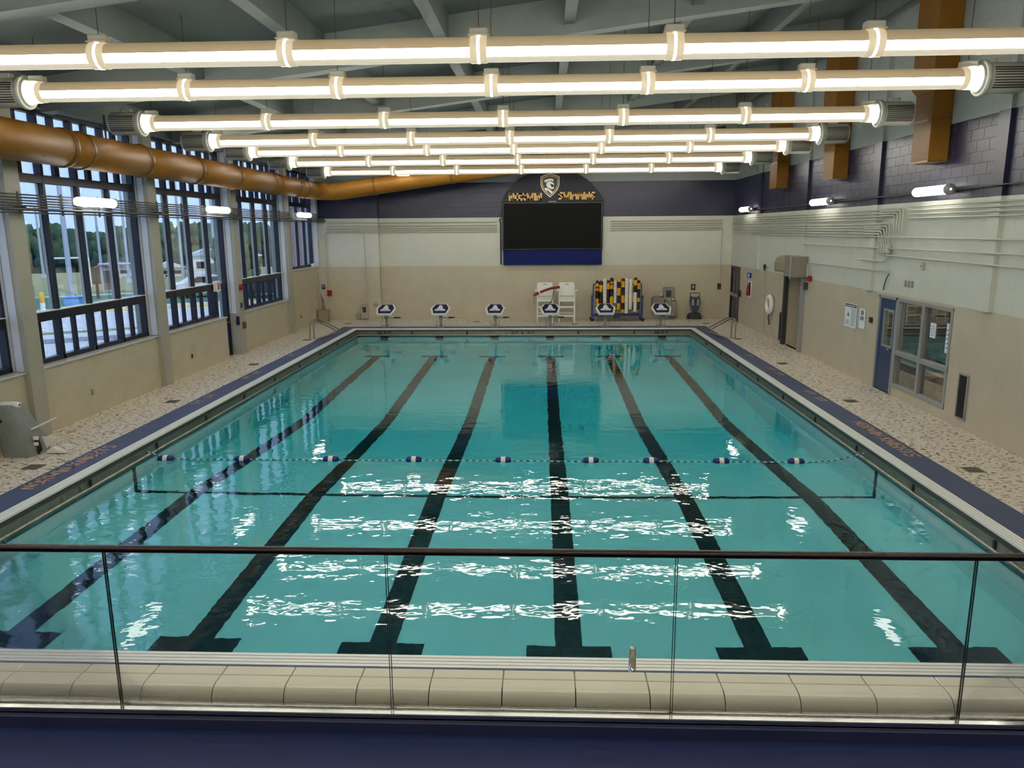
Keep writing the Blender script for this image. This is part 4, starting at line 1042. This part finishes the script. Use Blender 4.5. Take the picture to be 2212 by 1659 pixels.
g = MB(); g.box(XR+.25, XR+2.2, 18.75, 18.85, -.01, 2.6); g.box(XR+.25, XR+2.2, 17.1, 17.2, -.01, 2.6); g.box(XR+2.1, XR+2.2, 17.1, 18.85, -.01, 2.6); g.box(XR, XR+2.2, 17.1, 18.85, -.1, -.01); g.box(XR+.25, XR+2.2, 17.1, 18.85, 2.5, 2.6); g.build('passage', BEIGE, d)
MB().bbox(XR+.5, XR+1.45, 18.69, 18.745, 0, 2.05, .004).build('inner_door', mat('tan_door', (158, 138, 108), .5), d)
g = MB(); g.cyl((XR+1.3, 18.67, 1.0), (XR+1.3, 18.6, 1.0), .03, 10); g.build('knob', BLACK, d)
t = thing('shutter_hood', 'beige metal coiling shutter hood over the right doorway', 'shutter', (XR-.01, 17.9, 2.3))
hx = [(.01, 0), (-.34, .05), (-.36, .12), (-.36, .34), (-.30, .48), (-.2, .54), (.01, .56)]
g = MB(); n = len(hx); vs = [(x, y, z) for y in (.0, 1.15) for x, z in hx]; g.add(vs, [tuple(range(n)), tuple(range(n, 2*n))[::-1]] + [(k, n+k, n+(k+1) % n, (k+1) % n) for k in range(n)]); g.build('hood', mat('hood_beige', (150, 138, 112), .45), t)
MB().bbox(-.40, .01, -.95, .0, -.04, .58, .012).build('motor_case', mat('hood_grey', (132, 124, 108), .45), t)
MB().bbox(-.42, -.38, -.70, -.58, -.1, .56, .006).build('guide_rail', ALU, t)
d = sroot('door_4', 'blue office door with a narrow glazed panel', 'door')
lf = MB(); holed(lf, XR+.02, XR+.065, 11.09, 11.90, .01, 2.12, [(11.22, 11.68, 1.05, 1.86)]); lf = lf.build('door_leaf', DOORB, d)
g = MB(); holed(g, XR+.006, XR+.075, 11.19, 11.71, 1.02, 1.89, [(11.23, 11.67, 1.06, 1.85)]); g.build('lite_frame', ALU, lf)
MB().box(XR+.04, XR+.046, 11.23, 11.67, 1.06, 1.85).build('pane', OGLASS, lf)
g = MB(); g.cyl((XR+.02, 11.17, 1.0), (XR-.04, 11.17, 1.0), .014, 8); g.cyl((XR-.04, 11.17, 1.0), (XR-.04, 11.30, 1.0), .012, 8); g.build('lever_handle', CHROME, lf)
g = MB(); g.bbox(XR-.02, XR+.12, 11.02, 11.09, 0, 2.19, .005); g.bbox(XR-.02, XR+.12, 11.90, 11.95, 0, 2.19, .005); g.bbox(XR-.02, XR+.12, 11.02, 11.95, 2.12, 2.19, .005); g.build('door_frame', ALU, d)
w = sroot('window_9', 'four-pane office window in a grey frame', 'window')
for y0, y1 in ((10.93, 11.02), (9.80, 9.90), (8.70, 8.78)): MB().bbox(XR-.02, XR+.12, y0, y1, .2, 2.19, .006).build('mullion', ALU, w)
for z0, z1 in ((.2, .29), (.93, 1.03), (2.11, 2.19)): MB().bbox(XR-.018, XR+.118, 8.70, 11.02, z0, z1, .006).build('rail', ALU, w)
for y0, y1 in ((9.90, 10.93), (8.78, 9.80)):
    for z0, z1 in ((.29, .93), (1.03, 2.11)): MB().box(XR+.05, XR+.056, y0, y1, z0, z1).build('pane', OGLASS, w)
# the office behind
of = sroot('office_room', 'dim office room behind the right wall windows', 'wall')
g = MB(); g.box(XR+.25, XR+3.0, 7.9, 8.0, -.02, 2.6); g.box(XR+.25, XR+3.0, 13.0, 13.1, -.02, 2.6); g.box(XR+2.95, XR+3.05, 7.9, 13.1, -.02, 2.6); g.box(XR+.25, XR+3.05, 7.9, 13.1, 2.55, 2.65); g.build('office_shell', OFFICE, of)
MB().box(XR+.2, XR+3.05, 7.9, 13.1, -.12, -.0).build('office_floor', PIPED, of)
ol = thing('office_lamp', 'ceiling lamp inside the office behind glass', 'light fixture', (XR+1.3, 10.2, 2.5)); MB().bbox(-.3, .3, -.6, .6, 0, .05, .01).build('lamp_case', PLASTW, ol); MB().box(-.27, .27, -.57, .57, -.006, 0).build('lamp_lens', mat('office_lens', (255, 252, 240), .4, emit=9.0), ol)
def loose_box(x, y, z, dx, dy, dz, mt, label, name='cardboard_box', cat='box'):
    t = thing(name, label, cat, (x, y, z)); MB().bbox(-dx/2, dx/2, -dy/2, dy/2, 0, dz, .01).build('carton', mt, t); MB().box(-dx/2-.001, dx/2+.001, -.025, .025, dz, dz+.002).build('tape', PIPEC, t); return t
loose_box(XR+.55, 9.2, 0, .5, .95, .62, CARD, 'big cardboard box behind the right office pane'); loose_box(XR+.65, 10.35, 0, .5, .62, .58, CARD, 'cardboard box behind the left office pane')
t = thing('desk', 'dark desk inside the office window', 'desk', (XR+1.3, 10.3, 0)); MB().bbox(-.4, .9, -1.9, 1.6, .86, .92, .01).build('desk_top', LOUV, t); MB().box(-.3, .8, -1.8, 1.5, .0, .86).build('desk_body', PIPED, t)
loose_box(XR+1.15, 9.98, .92, .3, .34, .26, CARD, 'small carton with teal lid on the office desk')
t = thing('storage_tub', 'teal lid tub on the carton in the office', 'tub', (XR+1.15, 9.98, 1.183)); MB().bbox(-.17, .17, -.19, .19, 0, .12, .02).build('tub_body', TEAL, t); MB().bbox(-.18, .18, -.2, .2, .12, .14, .005).build('tub_lid', TEAL, t)
t = thing('office_shelf', 'shelf of rolled items on the office back wall', 'shelf', (XR+2.7, 10.3, 1.3))
for k in range(3): MB().bbox(-.3, .24, -2.0, 2.0, .38*k, .38*k+.03, .004).build('shelf_board', OFFICE, t)
for k in range(2): MB().cyl((-.1, -1.6, .13+.38*k), (-.1, 1.5, .13+.38*k), .09, 10).build('rolled_mat', PAPER if k else CARD, t)
for k, (y, z, h, wd, lb) in enumerate([(9.50, 1.66, .30, .22, 'small white notice taped to the right office pane'), (8.90, 1.58, .58, .16, 'long white notice at the edge of the office pane'), (9.98, 1.13, .14, .10, 'small white note low on the left office pane')]):
    t = thing('notice', lb, 'notice', (XR+.045, y, z-h/2)); MB().box(-.003, .003, -wd/2, wd/2, 0, h).build('sheet', PAPER, t)
    g = MB()
    for q in range(5): g.box(-.0036, -.003, -wd*.38, wd*.38, h*(.15+.15*q), h*(.15+.15*q)+h*.04)
    g.build('print_lines', INK, t)
def louver(y0, y1, z0, z1, label):
    t = thing('louver_vent', label, 'vent', (XR-.006, (y0+y1)/2, z0)); h = (y1-y0)/2; H = z1-z0
    g = MB(); holed(g, -.025, .006, -h, h, 0, H, [(-h+.03, h-.03, .03, H-.03)]); g.build('vent_frame', ALU, t)
    MB().box(-.004, .004, -h+.02, h-.02, .02, H-.02).build('backing', BLACK, t)
    nb = 6
    for k in range(nb):
        yy = -h + .05 + (2*h-.1)*k/(nb-1); MB().box(-.018, -.004, yy-.008, yy+.008, .03, H-.03).build('slat', LOUV, t)
louver(7.92, 8.25, .17, 1.03, 'tall dark louver beside the office window'); louver(19.03, 19.32, .05, 1.02, 'tall dark louver beside the open doorway')
# posters
t = thing('poster', 'large white rules poster with dark heading on the right wall', 'poster', (XR-.012, 13.52, 1.22))
MB().bbox(-.012, .004, -.36, .36, 0, .60, .002).build('board', PAPER, t); MB().box(-.0135, -.012, -.34, .34, .51, .585).build('heading', INKD, t)
g = MB()
for q in range(11): g.box(-.0135, -.012, -.33 if q > 2 else -.30, -.03, .06+.04*q, .075+.04*q)
for q in range(4): g.box(-.0135, -.012, .06, .30, .07+.03*q, .083+.03*q)
g.build('print_lines', INK, t)
MB().prism([(.08, .27), (.26, .30), (.16, .31), (.14, .40), (.10, .32)], -.0135, -.012, 'X').build('picture', INKD, t)
g = MB(); g.box(-.0145, -.0135, -.28, .28, .535, .555); g.build('heading_text', PAPER, t)
t = thing('poster', 'narrow white notice with grey picture beside the rules poster', 'poster', (XR-.012, 12.80, 1.28))
MB().bbox(-.012, .004, -.16, .16, 0, .48, .002).build('board', PAPER, t); g = MB(); g.box(-.0135, -.012, -.08, .08, .33, .44); g.box(-.0135, -.012, -.10, .10, .20, .30); g.build('print_lines', INK, t)
t = thing('room_sign', 'small black plaque beside the blue office door', 'sign', (XR-.01, 12.32, 1.48)); MB().bbox(-.014, .006, -.09, .09, 0, .13, .003).build('plate', BLACK, t); MB().box(-.016, -.014, -.05, .05, .03, .1).build('plate_text', LOUV, t)
# life ring
t = thing('life_ring', 'white life ring hanging on the right wall', 'life ring', (XR-.09, 20.3, 1.15))
g = MB(); R1, r1 = .27, .075; n1, n2 = 28, 10
vs = [((r1*math.sin(b)), (R1+r1*math.cos(b))*math.cos(a), (R1+r1*math.cos(b))*math.sin(a)) for a in [2*math.pi*k/n1 for k in range(n1)] for b in [2*math.pi*q/n2 for q in range(n2)]]
g.add(vs, [(i*n2+j, i*n2+(j+1) % n2, ((i+1) % n1)*n2+(j+1) % n2, ((i+1) % n1)*n2+j) for i in range(n1) for j in range(n2)], True); g.build('ring', PLASTW, t)
MB().path([(.02, .0, -.30), (-.02, -.02, -.45), (.03, .02, -.58), (.02, 0, -.7)], .022, 8).build('rope_coil', LOUV, t)
MB().box(.05, .09, -.02, .02, .15, .22).build('hook', STAIN, t)
t = thing('rescue_pole', 'tall thin rescue hook pole leaning on the right wall', 'pole', (XR-.05, 21.15, 0)); MB().cyl((0, -.06, 0), (.0, .08, 2.3), .016, 8).build('shaft', PIPEC, t); MB().path([(0, .08, 2.25), (-.02, .10, 2.42), (-.02, .0, 2.46), (0, -.03, 2.34)], .03, 8).build('hook', LOUV, t)
t = thing('exit_sign', 'lit blue sign on the right wall beside the far door', 'sign', (XR-.01, 23.25, 1.88)); MB().bbox(-.05, .006, -.2, .2, 0, .17, .006).build('box', INKD, t); MB().box(-.053, -.05, -.12, .06, .03, .14).build('lit_face', EXITB, t)
t = thing('extinguisher_cabinet', 'white recessed cabinet with a red fire extinguisher', 'cabinet', (XR-.008, 23.15, 1.15)); MB().bbox(-.02, .006, -.22, .22, 0, .62, .004).build('cabinet_frame', PLASTW, t); MB().box(-.022, -.02, -.15, .15, .06, .56).build('cabinet_void', LOUV, t)
g = MB(); g.lathe([(0,.06),(.06,.06),(.065,.08),(.065,.36),(.03,.42),(.02,.46),(0,.46)], (-.07, 0, 0), 'Z', 14); g.build('extinguisher', RED, t); g = MB(); g.path([(-.07,0,.46),(-.09,.03,.5),(-.08,.09,.4)], .012, 6); g.build('hose', BLACK, t)
t = thing('phone_box', 'dark wall phone beside the far right door', 'phone', (XR-.01, 24.5, 1.05)); MB().bbox(-.08, .006, -.09, .09, 0, .26, .01).build('case', LOUV, t); MB().bbox(-.11, -.08, -.07, -.02, .02, .24, .008).build('handset', BLACK, t)
t = thing('fire_alarm', 'red fire alarm pull box beside the shutter hood', 'alarm', (XR-.01, 16.68, 2.18)); MB().bbox(-.06, .006, -.14, .14, 0, .15, .008).build('box', RED, t)
t = thing('shutter_control', 'dark control box below the shutter hood', 'switch box', (XR-.01, 16.94, 1.92)); MB().bbox(-.07, .006, -.10, .10, 0, .2, .008).build('case', LOUV, t)
t = thing('sensor_box', 'small pale box above the office on the right wall', 'sensor', (XR-.01, 10.05, 2.85)); MB().bbox(-.04, .006, -.05, .05, 0, .15, .006).build('case', PIPEC, t); MB().box(-.045, -.04, -.015, .015, .06, .09).build('lens', LOUV, t)
t = thing('room_number', 'raised digits on the wall above the office', 'sign', (XR-.01, 10.75, 2.45))
for k in range(3): MB().bbox(-.02, .006, -.15*k-.025, -.15*k+.02, 0, .14, .003).build('digit', PLASTG, t)
t = thing('loose_wire', 'short bent wire above the blue office door', 'wire', (XR-.03, 11.7, 2.3)); MB().path([(0, .05, 0), (-.02, -.02, .12), (-.03, -.1, .25), (-.02, -.2, .38)], .012, 6).build('cable', LOUV, t)

# ------------------------------------------------------------------ pool side: grab rails, drains, pool lift
def grab(s, label):
    t = thing('grab_rail', label, 'handrail', (s*7.05, 20.2, 0), 0, 'steel grab rails at the far corners')
    for dx in (0, .24):
        o = s*dx
        P = bend([(s*.30+o*.0 - o*.3, -.25+dx, 0), (s*.30 - o*.3, -.25+dx, .66), (s*.22 - o*.3, -.02+dx, .70), (-s*.22 - o*.3, 1.15+dx, .16), (-s*.26 - o*.3, 1.0+dx, .07), (s*.0 - o*.3, -.45+dx, .07), (s*.05 - o*.3, -.62+dx, .0)], .12, 6)
        MB().path(P, .022, 10).build('rail_tube', STAIN, t)
        MB().lathe([(.05, 0), (.05, .012), (.024, .02)], (s*.30 - o*.3, -.25+dx, 0), 'Z', 12).build('foot_plate', STAIN, t)
grab(-1, 'bent steel grab rail at the far left pool corner'); grab(1, 'bent steel grab rail at the far right pool corner')
DL = [(-7.5, 5.39, 'floor drain on the left deck near the pool lift'), (-7.53, 10.2, 'floor drain on the left deck below the second window'), (-7.5, 15.0, 'floor drain on the left deck near the exit door'), (-7.45, 19.9, 'floor drain by the far left grab rail'),
      (7.48, 5.49, 'floor drain on the right deck nearest the gallery'), (7.5, 10.36, 'floor drain on the right deck in front of the blue door'), (7.48, 15.12, 'floor drain on the right deck near the open doorway'), (7.45, 20.0, 'floor drain by the far right grab rail'),
      (-1.96, 25.2, 'floor drain on the far deck behind the third block'), (2.05, 24.3, 'floor drain in front of the right lifeguard chair'), (-7.2, 24.6, 'floor drain on the far left corner of deck'), (7.3, 24.4, 'floor drain in front of the pool cleaner')]
def make_drain(p, lb):
    t = thing('floor_drain', lb, 'drain', (p[0], p[1], .0), 0, 'square floor drains in the deck')
    MB().box(-.14, .14, -.14, .14, .0005, .003).build('drain_plate', mat('drain_bronze', (120, 112, 92), .45, metal=.3), t)
    for k in range(5): MB().box(-.10, .10, -.10+.045*k, -.085+.045*k, .003, .0042).build('slot', LOUV, t)
    return t
dr0 = make_drain(DL[0], DL[0][2])
for q in DL[1:]: copy_tree(dr0, (q[0], q[1], 0), None, q[2])
t = thing('pool_lift', 'grey covered pool lift with white footrest by the left wall', 'pool lift', (-8.25, 6.2, 0))
g = MB(); rings = []
for z, w1, d1_, ox in ((0, .30, .32, .10), (.25, .29, .30, .06), (.55, .22, .26, -.02), (.80, .17, .22, -.08), (.86, .12, .16, -.09)):
    rings.append([Vector((ox + w1*math.copysign(abs(math.cos(a))**.6, math.cos(a)), d1_*math.copysign(abs(math.sin(a))**.6, math.sin(a)), z)) for a in [2*math.pi*k/20 for k in range(20)]])
sweep(g, rings); g.add(rings[-1], [tuple(range(20))]); g.build('fabric_cover', mat('grey_cover', (128, 134, 130), .8, var=.1, vscale=5, bump=.4, bscale=9), t)
g = MB(); g.lathe([(.02,-.17),(.05,-.165),(.055,-.1),(.055,.1),(.05,.165),(.02,.17)], (-.06, -.05, .86), 'X', 14); g.build('top_cap', PLASTW, t)
MB().lathe([(.03,-.01),(.03,.02),(0,.022)], (-.12, -.27, .62), 'Y', 10).build('knob', BLACK, t)
MB().cyl((.25, -.05, .42), (.62, .1, .60), .018, 8).build('lever_arm', PLASTW, t)
MB().prism([(.42, .30), (.70, .28), (.48, .10)], -.05, -.02, 'Y').build('footrest_plate', PLASTW, t)
MB().prism([(.50, .06), (.60, .12), (.82, .02), (.50, .02)], -.08, .02, 'Y').build('footrest_plate', PLASTW, t)
MB().prism([(.72, .14), (.92, .14), (.90, .07), (.80, .06)], .0, .05, 'Y').build('footrest_plate', PLASTW, t)
MB().path([(.36, -.1, .32), (.40, -.12, .22), (.42, -.12, .1), (.36, -.12, .02)], .035, 8).build('strap', BLACK, t)
for z in (.20, .30): MB().bbox(.34, .42, -.165, -.12, z-.03, z+.03, .006).build('buckle', PLASTW, t)

# ------------------------------------------------------------------ outdoors (seen through the left windows)
def clip(poly, xmax):
    out = []
    for i in range(len(poly)):
        p, q = poly[i], poly[(i+1) % len(poly)]
        if p[0] <= xmax: out.append(p)
        if (p[0] <= xmax) != (q[0] <= xmax):
            t_ = (xmax-p[0])/(q[0]-p[0]); out.append((xmax, p[1]+(q[1]-p[1])*t_))
    return out
EN = Vector((-.55, .835)); EE = Vector((.835, .55)); C2 = Vector((CAM.x, CAM.y))
def strip(s0, s1, t0=-160, t1=120):
    return clip([tuple(C2 + EN*s + EE*t) for s, t in ((s0, t0), (s0, t1), (s1, t1), (s1, t0))], -9.3)
def ground(name, s0, s1, z, mt, label, cat, t0=-160, t1=120, th=.05):
    pl = strip(s0, s1, t0, t1)
    if len(pl) < 3: return
    o = MB().prism(pl, z-th, z, 'Z').build(name, mt); struct(o, label, cat)
ground('ground_pavement', -40, 56, -.32, PAVE, 'pale concrete pavement outside the windows', 'pavement')
ground('ground_road', 33.0, 34.3, -.305, ASPH, 'grey strip of asphalt outside the windows', 'road')
ground('ground_verge', 36.0, 36.7, -.303, DRY, 'thin dry grass verge outside', 'grass')
ground('ground_curb', 45.0, 46.2, -.28, YCURB, 'yellow painted kerb across the street', 'kerb', th=.12)
ground('ground_turf', 48, 57, -.30, GRASS, 'green sports turf beyond the street', 'turf')
ground('ground_line', 57, 57.8, -.295, PAVE, 'white edge line of the sports turf', 'line')
ground('ground_field', 56, 92, -.31, DRY, 'yellowed dry grass field', 'field')
# slope down to the wooded valley
g = MB()
def S2(s, t): q = C2 + EN*s + EE*t; return (q.x, q.y)
vs = [(*S2(s, t), z) for s, z in ((92, -.36), (111, -9), (400, -12)) for t in (-300, 300)]
g.add(vs, [(0,1,3,2),(2,3,5,4)]); struct(g.build('ground_valley', GRASS), 'green wooded valley floor in the distance', 'ground')
def crown_mesh(k):
    random.seed(k); mb = MB()
    for q in range(80):
        a = random.uniform(0, 6.283); rr = random.uniform(.2, .86); z = random.uniform(-.55, .8)
        rr *= math.sqrt(max(.1, 1-z*z*.8)); mb.ico((rr*math.cos(a), rr*math.sin(a), z), random.uniform(.12, .27), 2, .22)
    me = mb.mesh('crown', LEAF[k % 3]); return me
CR = [crown_mesh(k) for k in range(3)]
tm = MB().cyl((0, 0, 0), (0, 0, 1), .035, 7, .02).mesh('trunk', BARK)
random.seed(11)
TREES = []
for n_ in range(22):
    th = math.radians(13 + 27*n_/21); s = 116 + 17*(n_ % 3) + random.uniform(-2, 2); TREES.append((CAM.x - s*math.sin(th), CAM.y + s*math.cos(th), s))
DESC = ['round leafy', 'broad spreading', 'dense dark']
for n_, (x, y, s) in enumerate(TREES):
    zb = -9.3; hgt = (3.73 + random.uniform(.002, .014)*s + 9.3)/1.0
    t = thing('tree', '%s green tree, number %s from the right in the woods outside' % (DESC[n_ % 3], (NTH + ['fifteenth', 'sixteenth', 'seventeenth', 'eighteenth', 'nineteenth', 'twentieth', 'twenty-first', 'twenty-second'])[n_]), 'tree', (x, y, zb), random.uniform(0, 6), 'trees beyond the sports field')
    link('crown', CR[n_ % 3], t, (0, 0, hgt*.56), None, (random.uniform(3.6, 4.4)*s/118, random.uniform(3.6, 4.4)*s/118, hgt*.42)); link('trunk', tm, t, (0, 0, 0), None, (10, 10, hgt*.6))
# nearer bright greenery behind the third window
for n_, (x, y, hh, ww, lb) in enumerate([(-22.9, 50.5, 3.7, 1.2, 'light green shrub tree behind the third window, at left'), (-20.6, 48.5, 4.1, 1.15, 'light green shrub tree behind the third window, in the middle'), (-18.6, 51, 3.6, 1.1, 'light green shrub tree behind the third window, at right')]):
    t = thing('tree', lb, 'tree', (x, y, -.4), n_, 'light shrub trees by the street')
    link('crown', CR[1], t, (0, 0, hh*.5), None, (ww, ww, hh*.5)); link('trunk', tm, t, (0, 0, 0), None, (6, 6, hh*.5))
def out_at(px, py, zg=-.31):
    d = f_ + r_*((px-1106)/F) - u_*((py-829.5)/F); t_ = (zg-CAM.z)/d.z; q = CAM + d*t_; return q
def pole(px, py, htop, r, label):
    q = out_at(px, py); dist = (q-CAM).length
    t = thing('light_pole', label, 'pole', (q.x, q.y, q.z), 0, 'slim poles around the sports field')
    MB().cyl((0, 0, 0), (0, 0, htop), r, 8, r*.7).build('mast', POLE, t); MB().box(-.5, .5, -.08, .08, htop-.15, htop).build('lamp_head', POLE, t); MB().cyl((0,0,0),(0,0,.3), r*2, 8).build('pole_base', PAVE, t)
pole(158, 655, 9.5, .16, 'tall grey pole left of the goal, through the first window'); pole(95, 600, 6.5, .12, 'thin pole at the left edge of the first window'); pole(195, 600, 6.5, .12, 'thin pole behind the middle of the first window')
pole(222, 605, 6.2, .13, 'thin pole seen right of middle in the first window'); pole(258, 600, 6.5, .13, 'thin pole in the right pane of the first window'); pole(280, 610, 10, .12, 'taller pole at the right edge of the first window')
pole(398, 620, 8.5, .12, 'slim pole through the second window'); pole(468, 605, 9, .12, 'slim pole at the right of the second window')
q = out_at(148, 622); t = thing('soccer_goal', 'white soccer goal frame on the dry field', 'goal', (q.x, q.y, q.z), math.atan2(EE.y, EE.x))
for x in (-.8, 1.5): MB().cyl((x, 0, 0), (x, 0, 2.2), .10, 8).build('goal_post', PLASTW, t)
MB().cyl((-.8, 0, 2.2), (1.5, 0, 2.2), .07, 8).build('crossbar', PLASTW, t)
for x in (-.8, 1.5): MB().cyl((x, 0, 2.2), (x, .9, 0), .04, 6).build('back_stay', PLASTW, t)
q = out_at(94, 672); t = thing('bollard', 'yellow and white bollard by the street outside', 'bollard', (q.x, q.y, q.z))
MB().cyl((0, 0, 0), (0, 0, .45), .12, 12).build('white_base', PLASTW, t); g = MB(); g.lathe([(.12, .45), (.12, .95), (.08, 1.0), (0, 1.01)], (0, 0, 0), 'Z', 12); g.build('yellow_sleeve', LANEY, t)
q = out_at(160, 660); t = thing('blue_bin', 'light blue bin on the turf outside', 'bin', (q.x, q.y, q.z), .3); MB().bbox(-.45, .45, -.4, .4, 0, .45, .06).build('bin_body', mat('sky_blue_plastic', (92, 160, 226), .5), t); MB().bbox(-.5, .5, -.44, .44, .45, .52, .02).build('bin_lid', mat('sky_blue_plastic', (92, 160, 226), .5), t)
q = out_at(213, 645); t = thing('sign_post', 'brown board on a post outside the first window', 'sign', (q.x, q.y, q.z), .5); MB().cyl((0, 0, 0), (0, 0, 1.9), .09, 8).build('post', BARK, t); MB().bbox(-.25, .25, -.05, .05, .9, 1.9, .01).build('board', mat('brown_board', (92, 72, 56), .7), t)
def house(px, py, w_, d_, h_, wall, roofm, label, zg=-.4, rz=.5):
    q = out_at(px, py, zg); t = thing('house', label, 'building', (q.x, q.y, q.z), rz)
    MB().box(-w_/2, w_/2, -d_/2, d_/2, 0, h_).build('house_walls', wall, t)
    MB().prism([(-w_/2-.3, h_), (w_/2+.3, h_), (0, h_+w_*.22)], -d_/2-.3, d_/2+.3, 'Y').build('roof', roofm, t)
    for k in (-1, 1):
        wn = MB().box(k*w_*.25-.4, k*w_*.25+.4, -d_/2-.03, -d_/2, h_*.35, h_*.7).build('house_window', mat('dark_glass', (16, 18, 22), .1), t)
        MB().box(k*w_*.25-.46, k*w_*.25+.46, -d_/2-.05, -d_/2-.01, h_*.3, h_*.35).build('window_ledge', PLASTW, wn)
    MB().box(-.4, .4, -d_/2-.03, -d_/2, 0, h_*.6).build('house_door', BARK, t)
MAROON = mat('maroon_roof', (150, 92, 92), .8); HW = mat('house_white', (232, 232, 228), .8)
house(250, 597, 3.0, 3, .9, HW, MAROON, 'low shed with dull red roof beyond the field'); house(366, 598, 2.4, 2.4, .9, HW, PAVE, 'small white house among trees, left of the second window', -.4); house(452, 593, 3.2, 3, 1.9, HW, POLE, 'white house among trees at the right of second window', -.4); house(526, 602, 2.6, 2.6, 2.0, HW, POLE, 'white house behind shrub trees in the third window', -.4, .2)
# kiosk frame seen in the right pane
q = out_at(258, 632); t = thing('field_shelter', 'grey open shelter at the field edge outside', 'shelter', (q.x, q.y, q.z), .5)
for x in (-.9, .9):
    for y in (-.5, .5): MB().cyl((x, y, 0), (x, y, 1.9), .05, 6).build('shelter_post', POLE, t)
MB().bbox(-1.1, 1.1, -.7, .7, 1.9, 2.0, .02).build('shelter_roof', POLE, t); MB().bbox(-.9, .1, .3, .4, .2, 1.5, .02).build('shelter_panel', BRICK, t)
def car(px, py, col, label, rz):
    q = out_at(px, py); t = thing('car', label, 'car', (q.x, q.y, q.z), rz)
    prof = [(-2.1,.3),(2.1,.3),(2.15,.6),(1.9,.8),(1.1,.9),(.5,1.35),(-.9,1.4),(-1.6,.95),(-2.1,.85)]
    MB().prism(prof, -.85, .85, 'Y').build('car_body', mat('car_paint_%s' % col[0], col[1], .25, coat=.5), t)
    MB().prism([(.95,.92),(.48,1.28),(-.85,1.32),(-1.35,.95)], -.86, .86, 'Y').build('side_windows', mat('dark_glass', (16, 18, 22), .1), t)
    for x in (-1.35, 1.35):
        for y in (-.8, .8): MB().lathe([(.05,-.1),(.3,-.1),(.33,-.06),(.33,.06),(.3,.1),(.05,.1)], (x, y, .33), 'Y', 16).build('wheel', RUBBER, t)
car(455, 640, ('white', (220, 220, 222)), 'white car parked outside the second window', .6); car(588, 640, ('dark', (50, 52, 58)), 'dark car parked outside the third window', .4)
# brick wing of the building beyond the last window
t = thing('brick_wing', 'pinkish brick wing of the school outside the last window', 'building', (-12.6, 42.0, -.3))
MB().box(-.4, 3.4, -6.5, 6.5, 0, 5.3).build('wing_wall', BRICK, t)
MB().box(-.5, 3.4, -6.6, 6.6, 5.3, 5.5).build('roof_cap', ALU, t)
for k in range(5): MB().box(-.45, -.4, -5.5+2.4*k, -4.5+2.4*k, 1.2, 3.6).build('wing_window', mat('dark_glass', (16, 18, 22), .1), t)
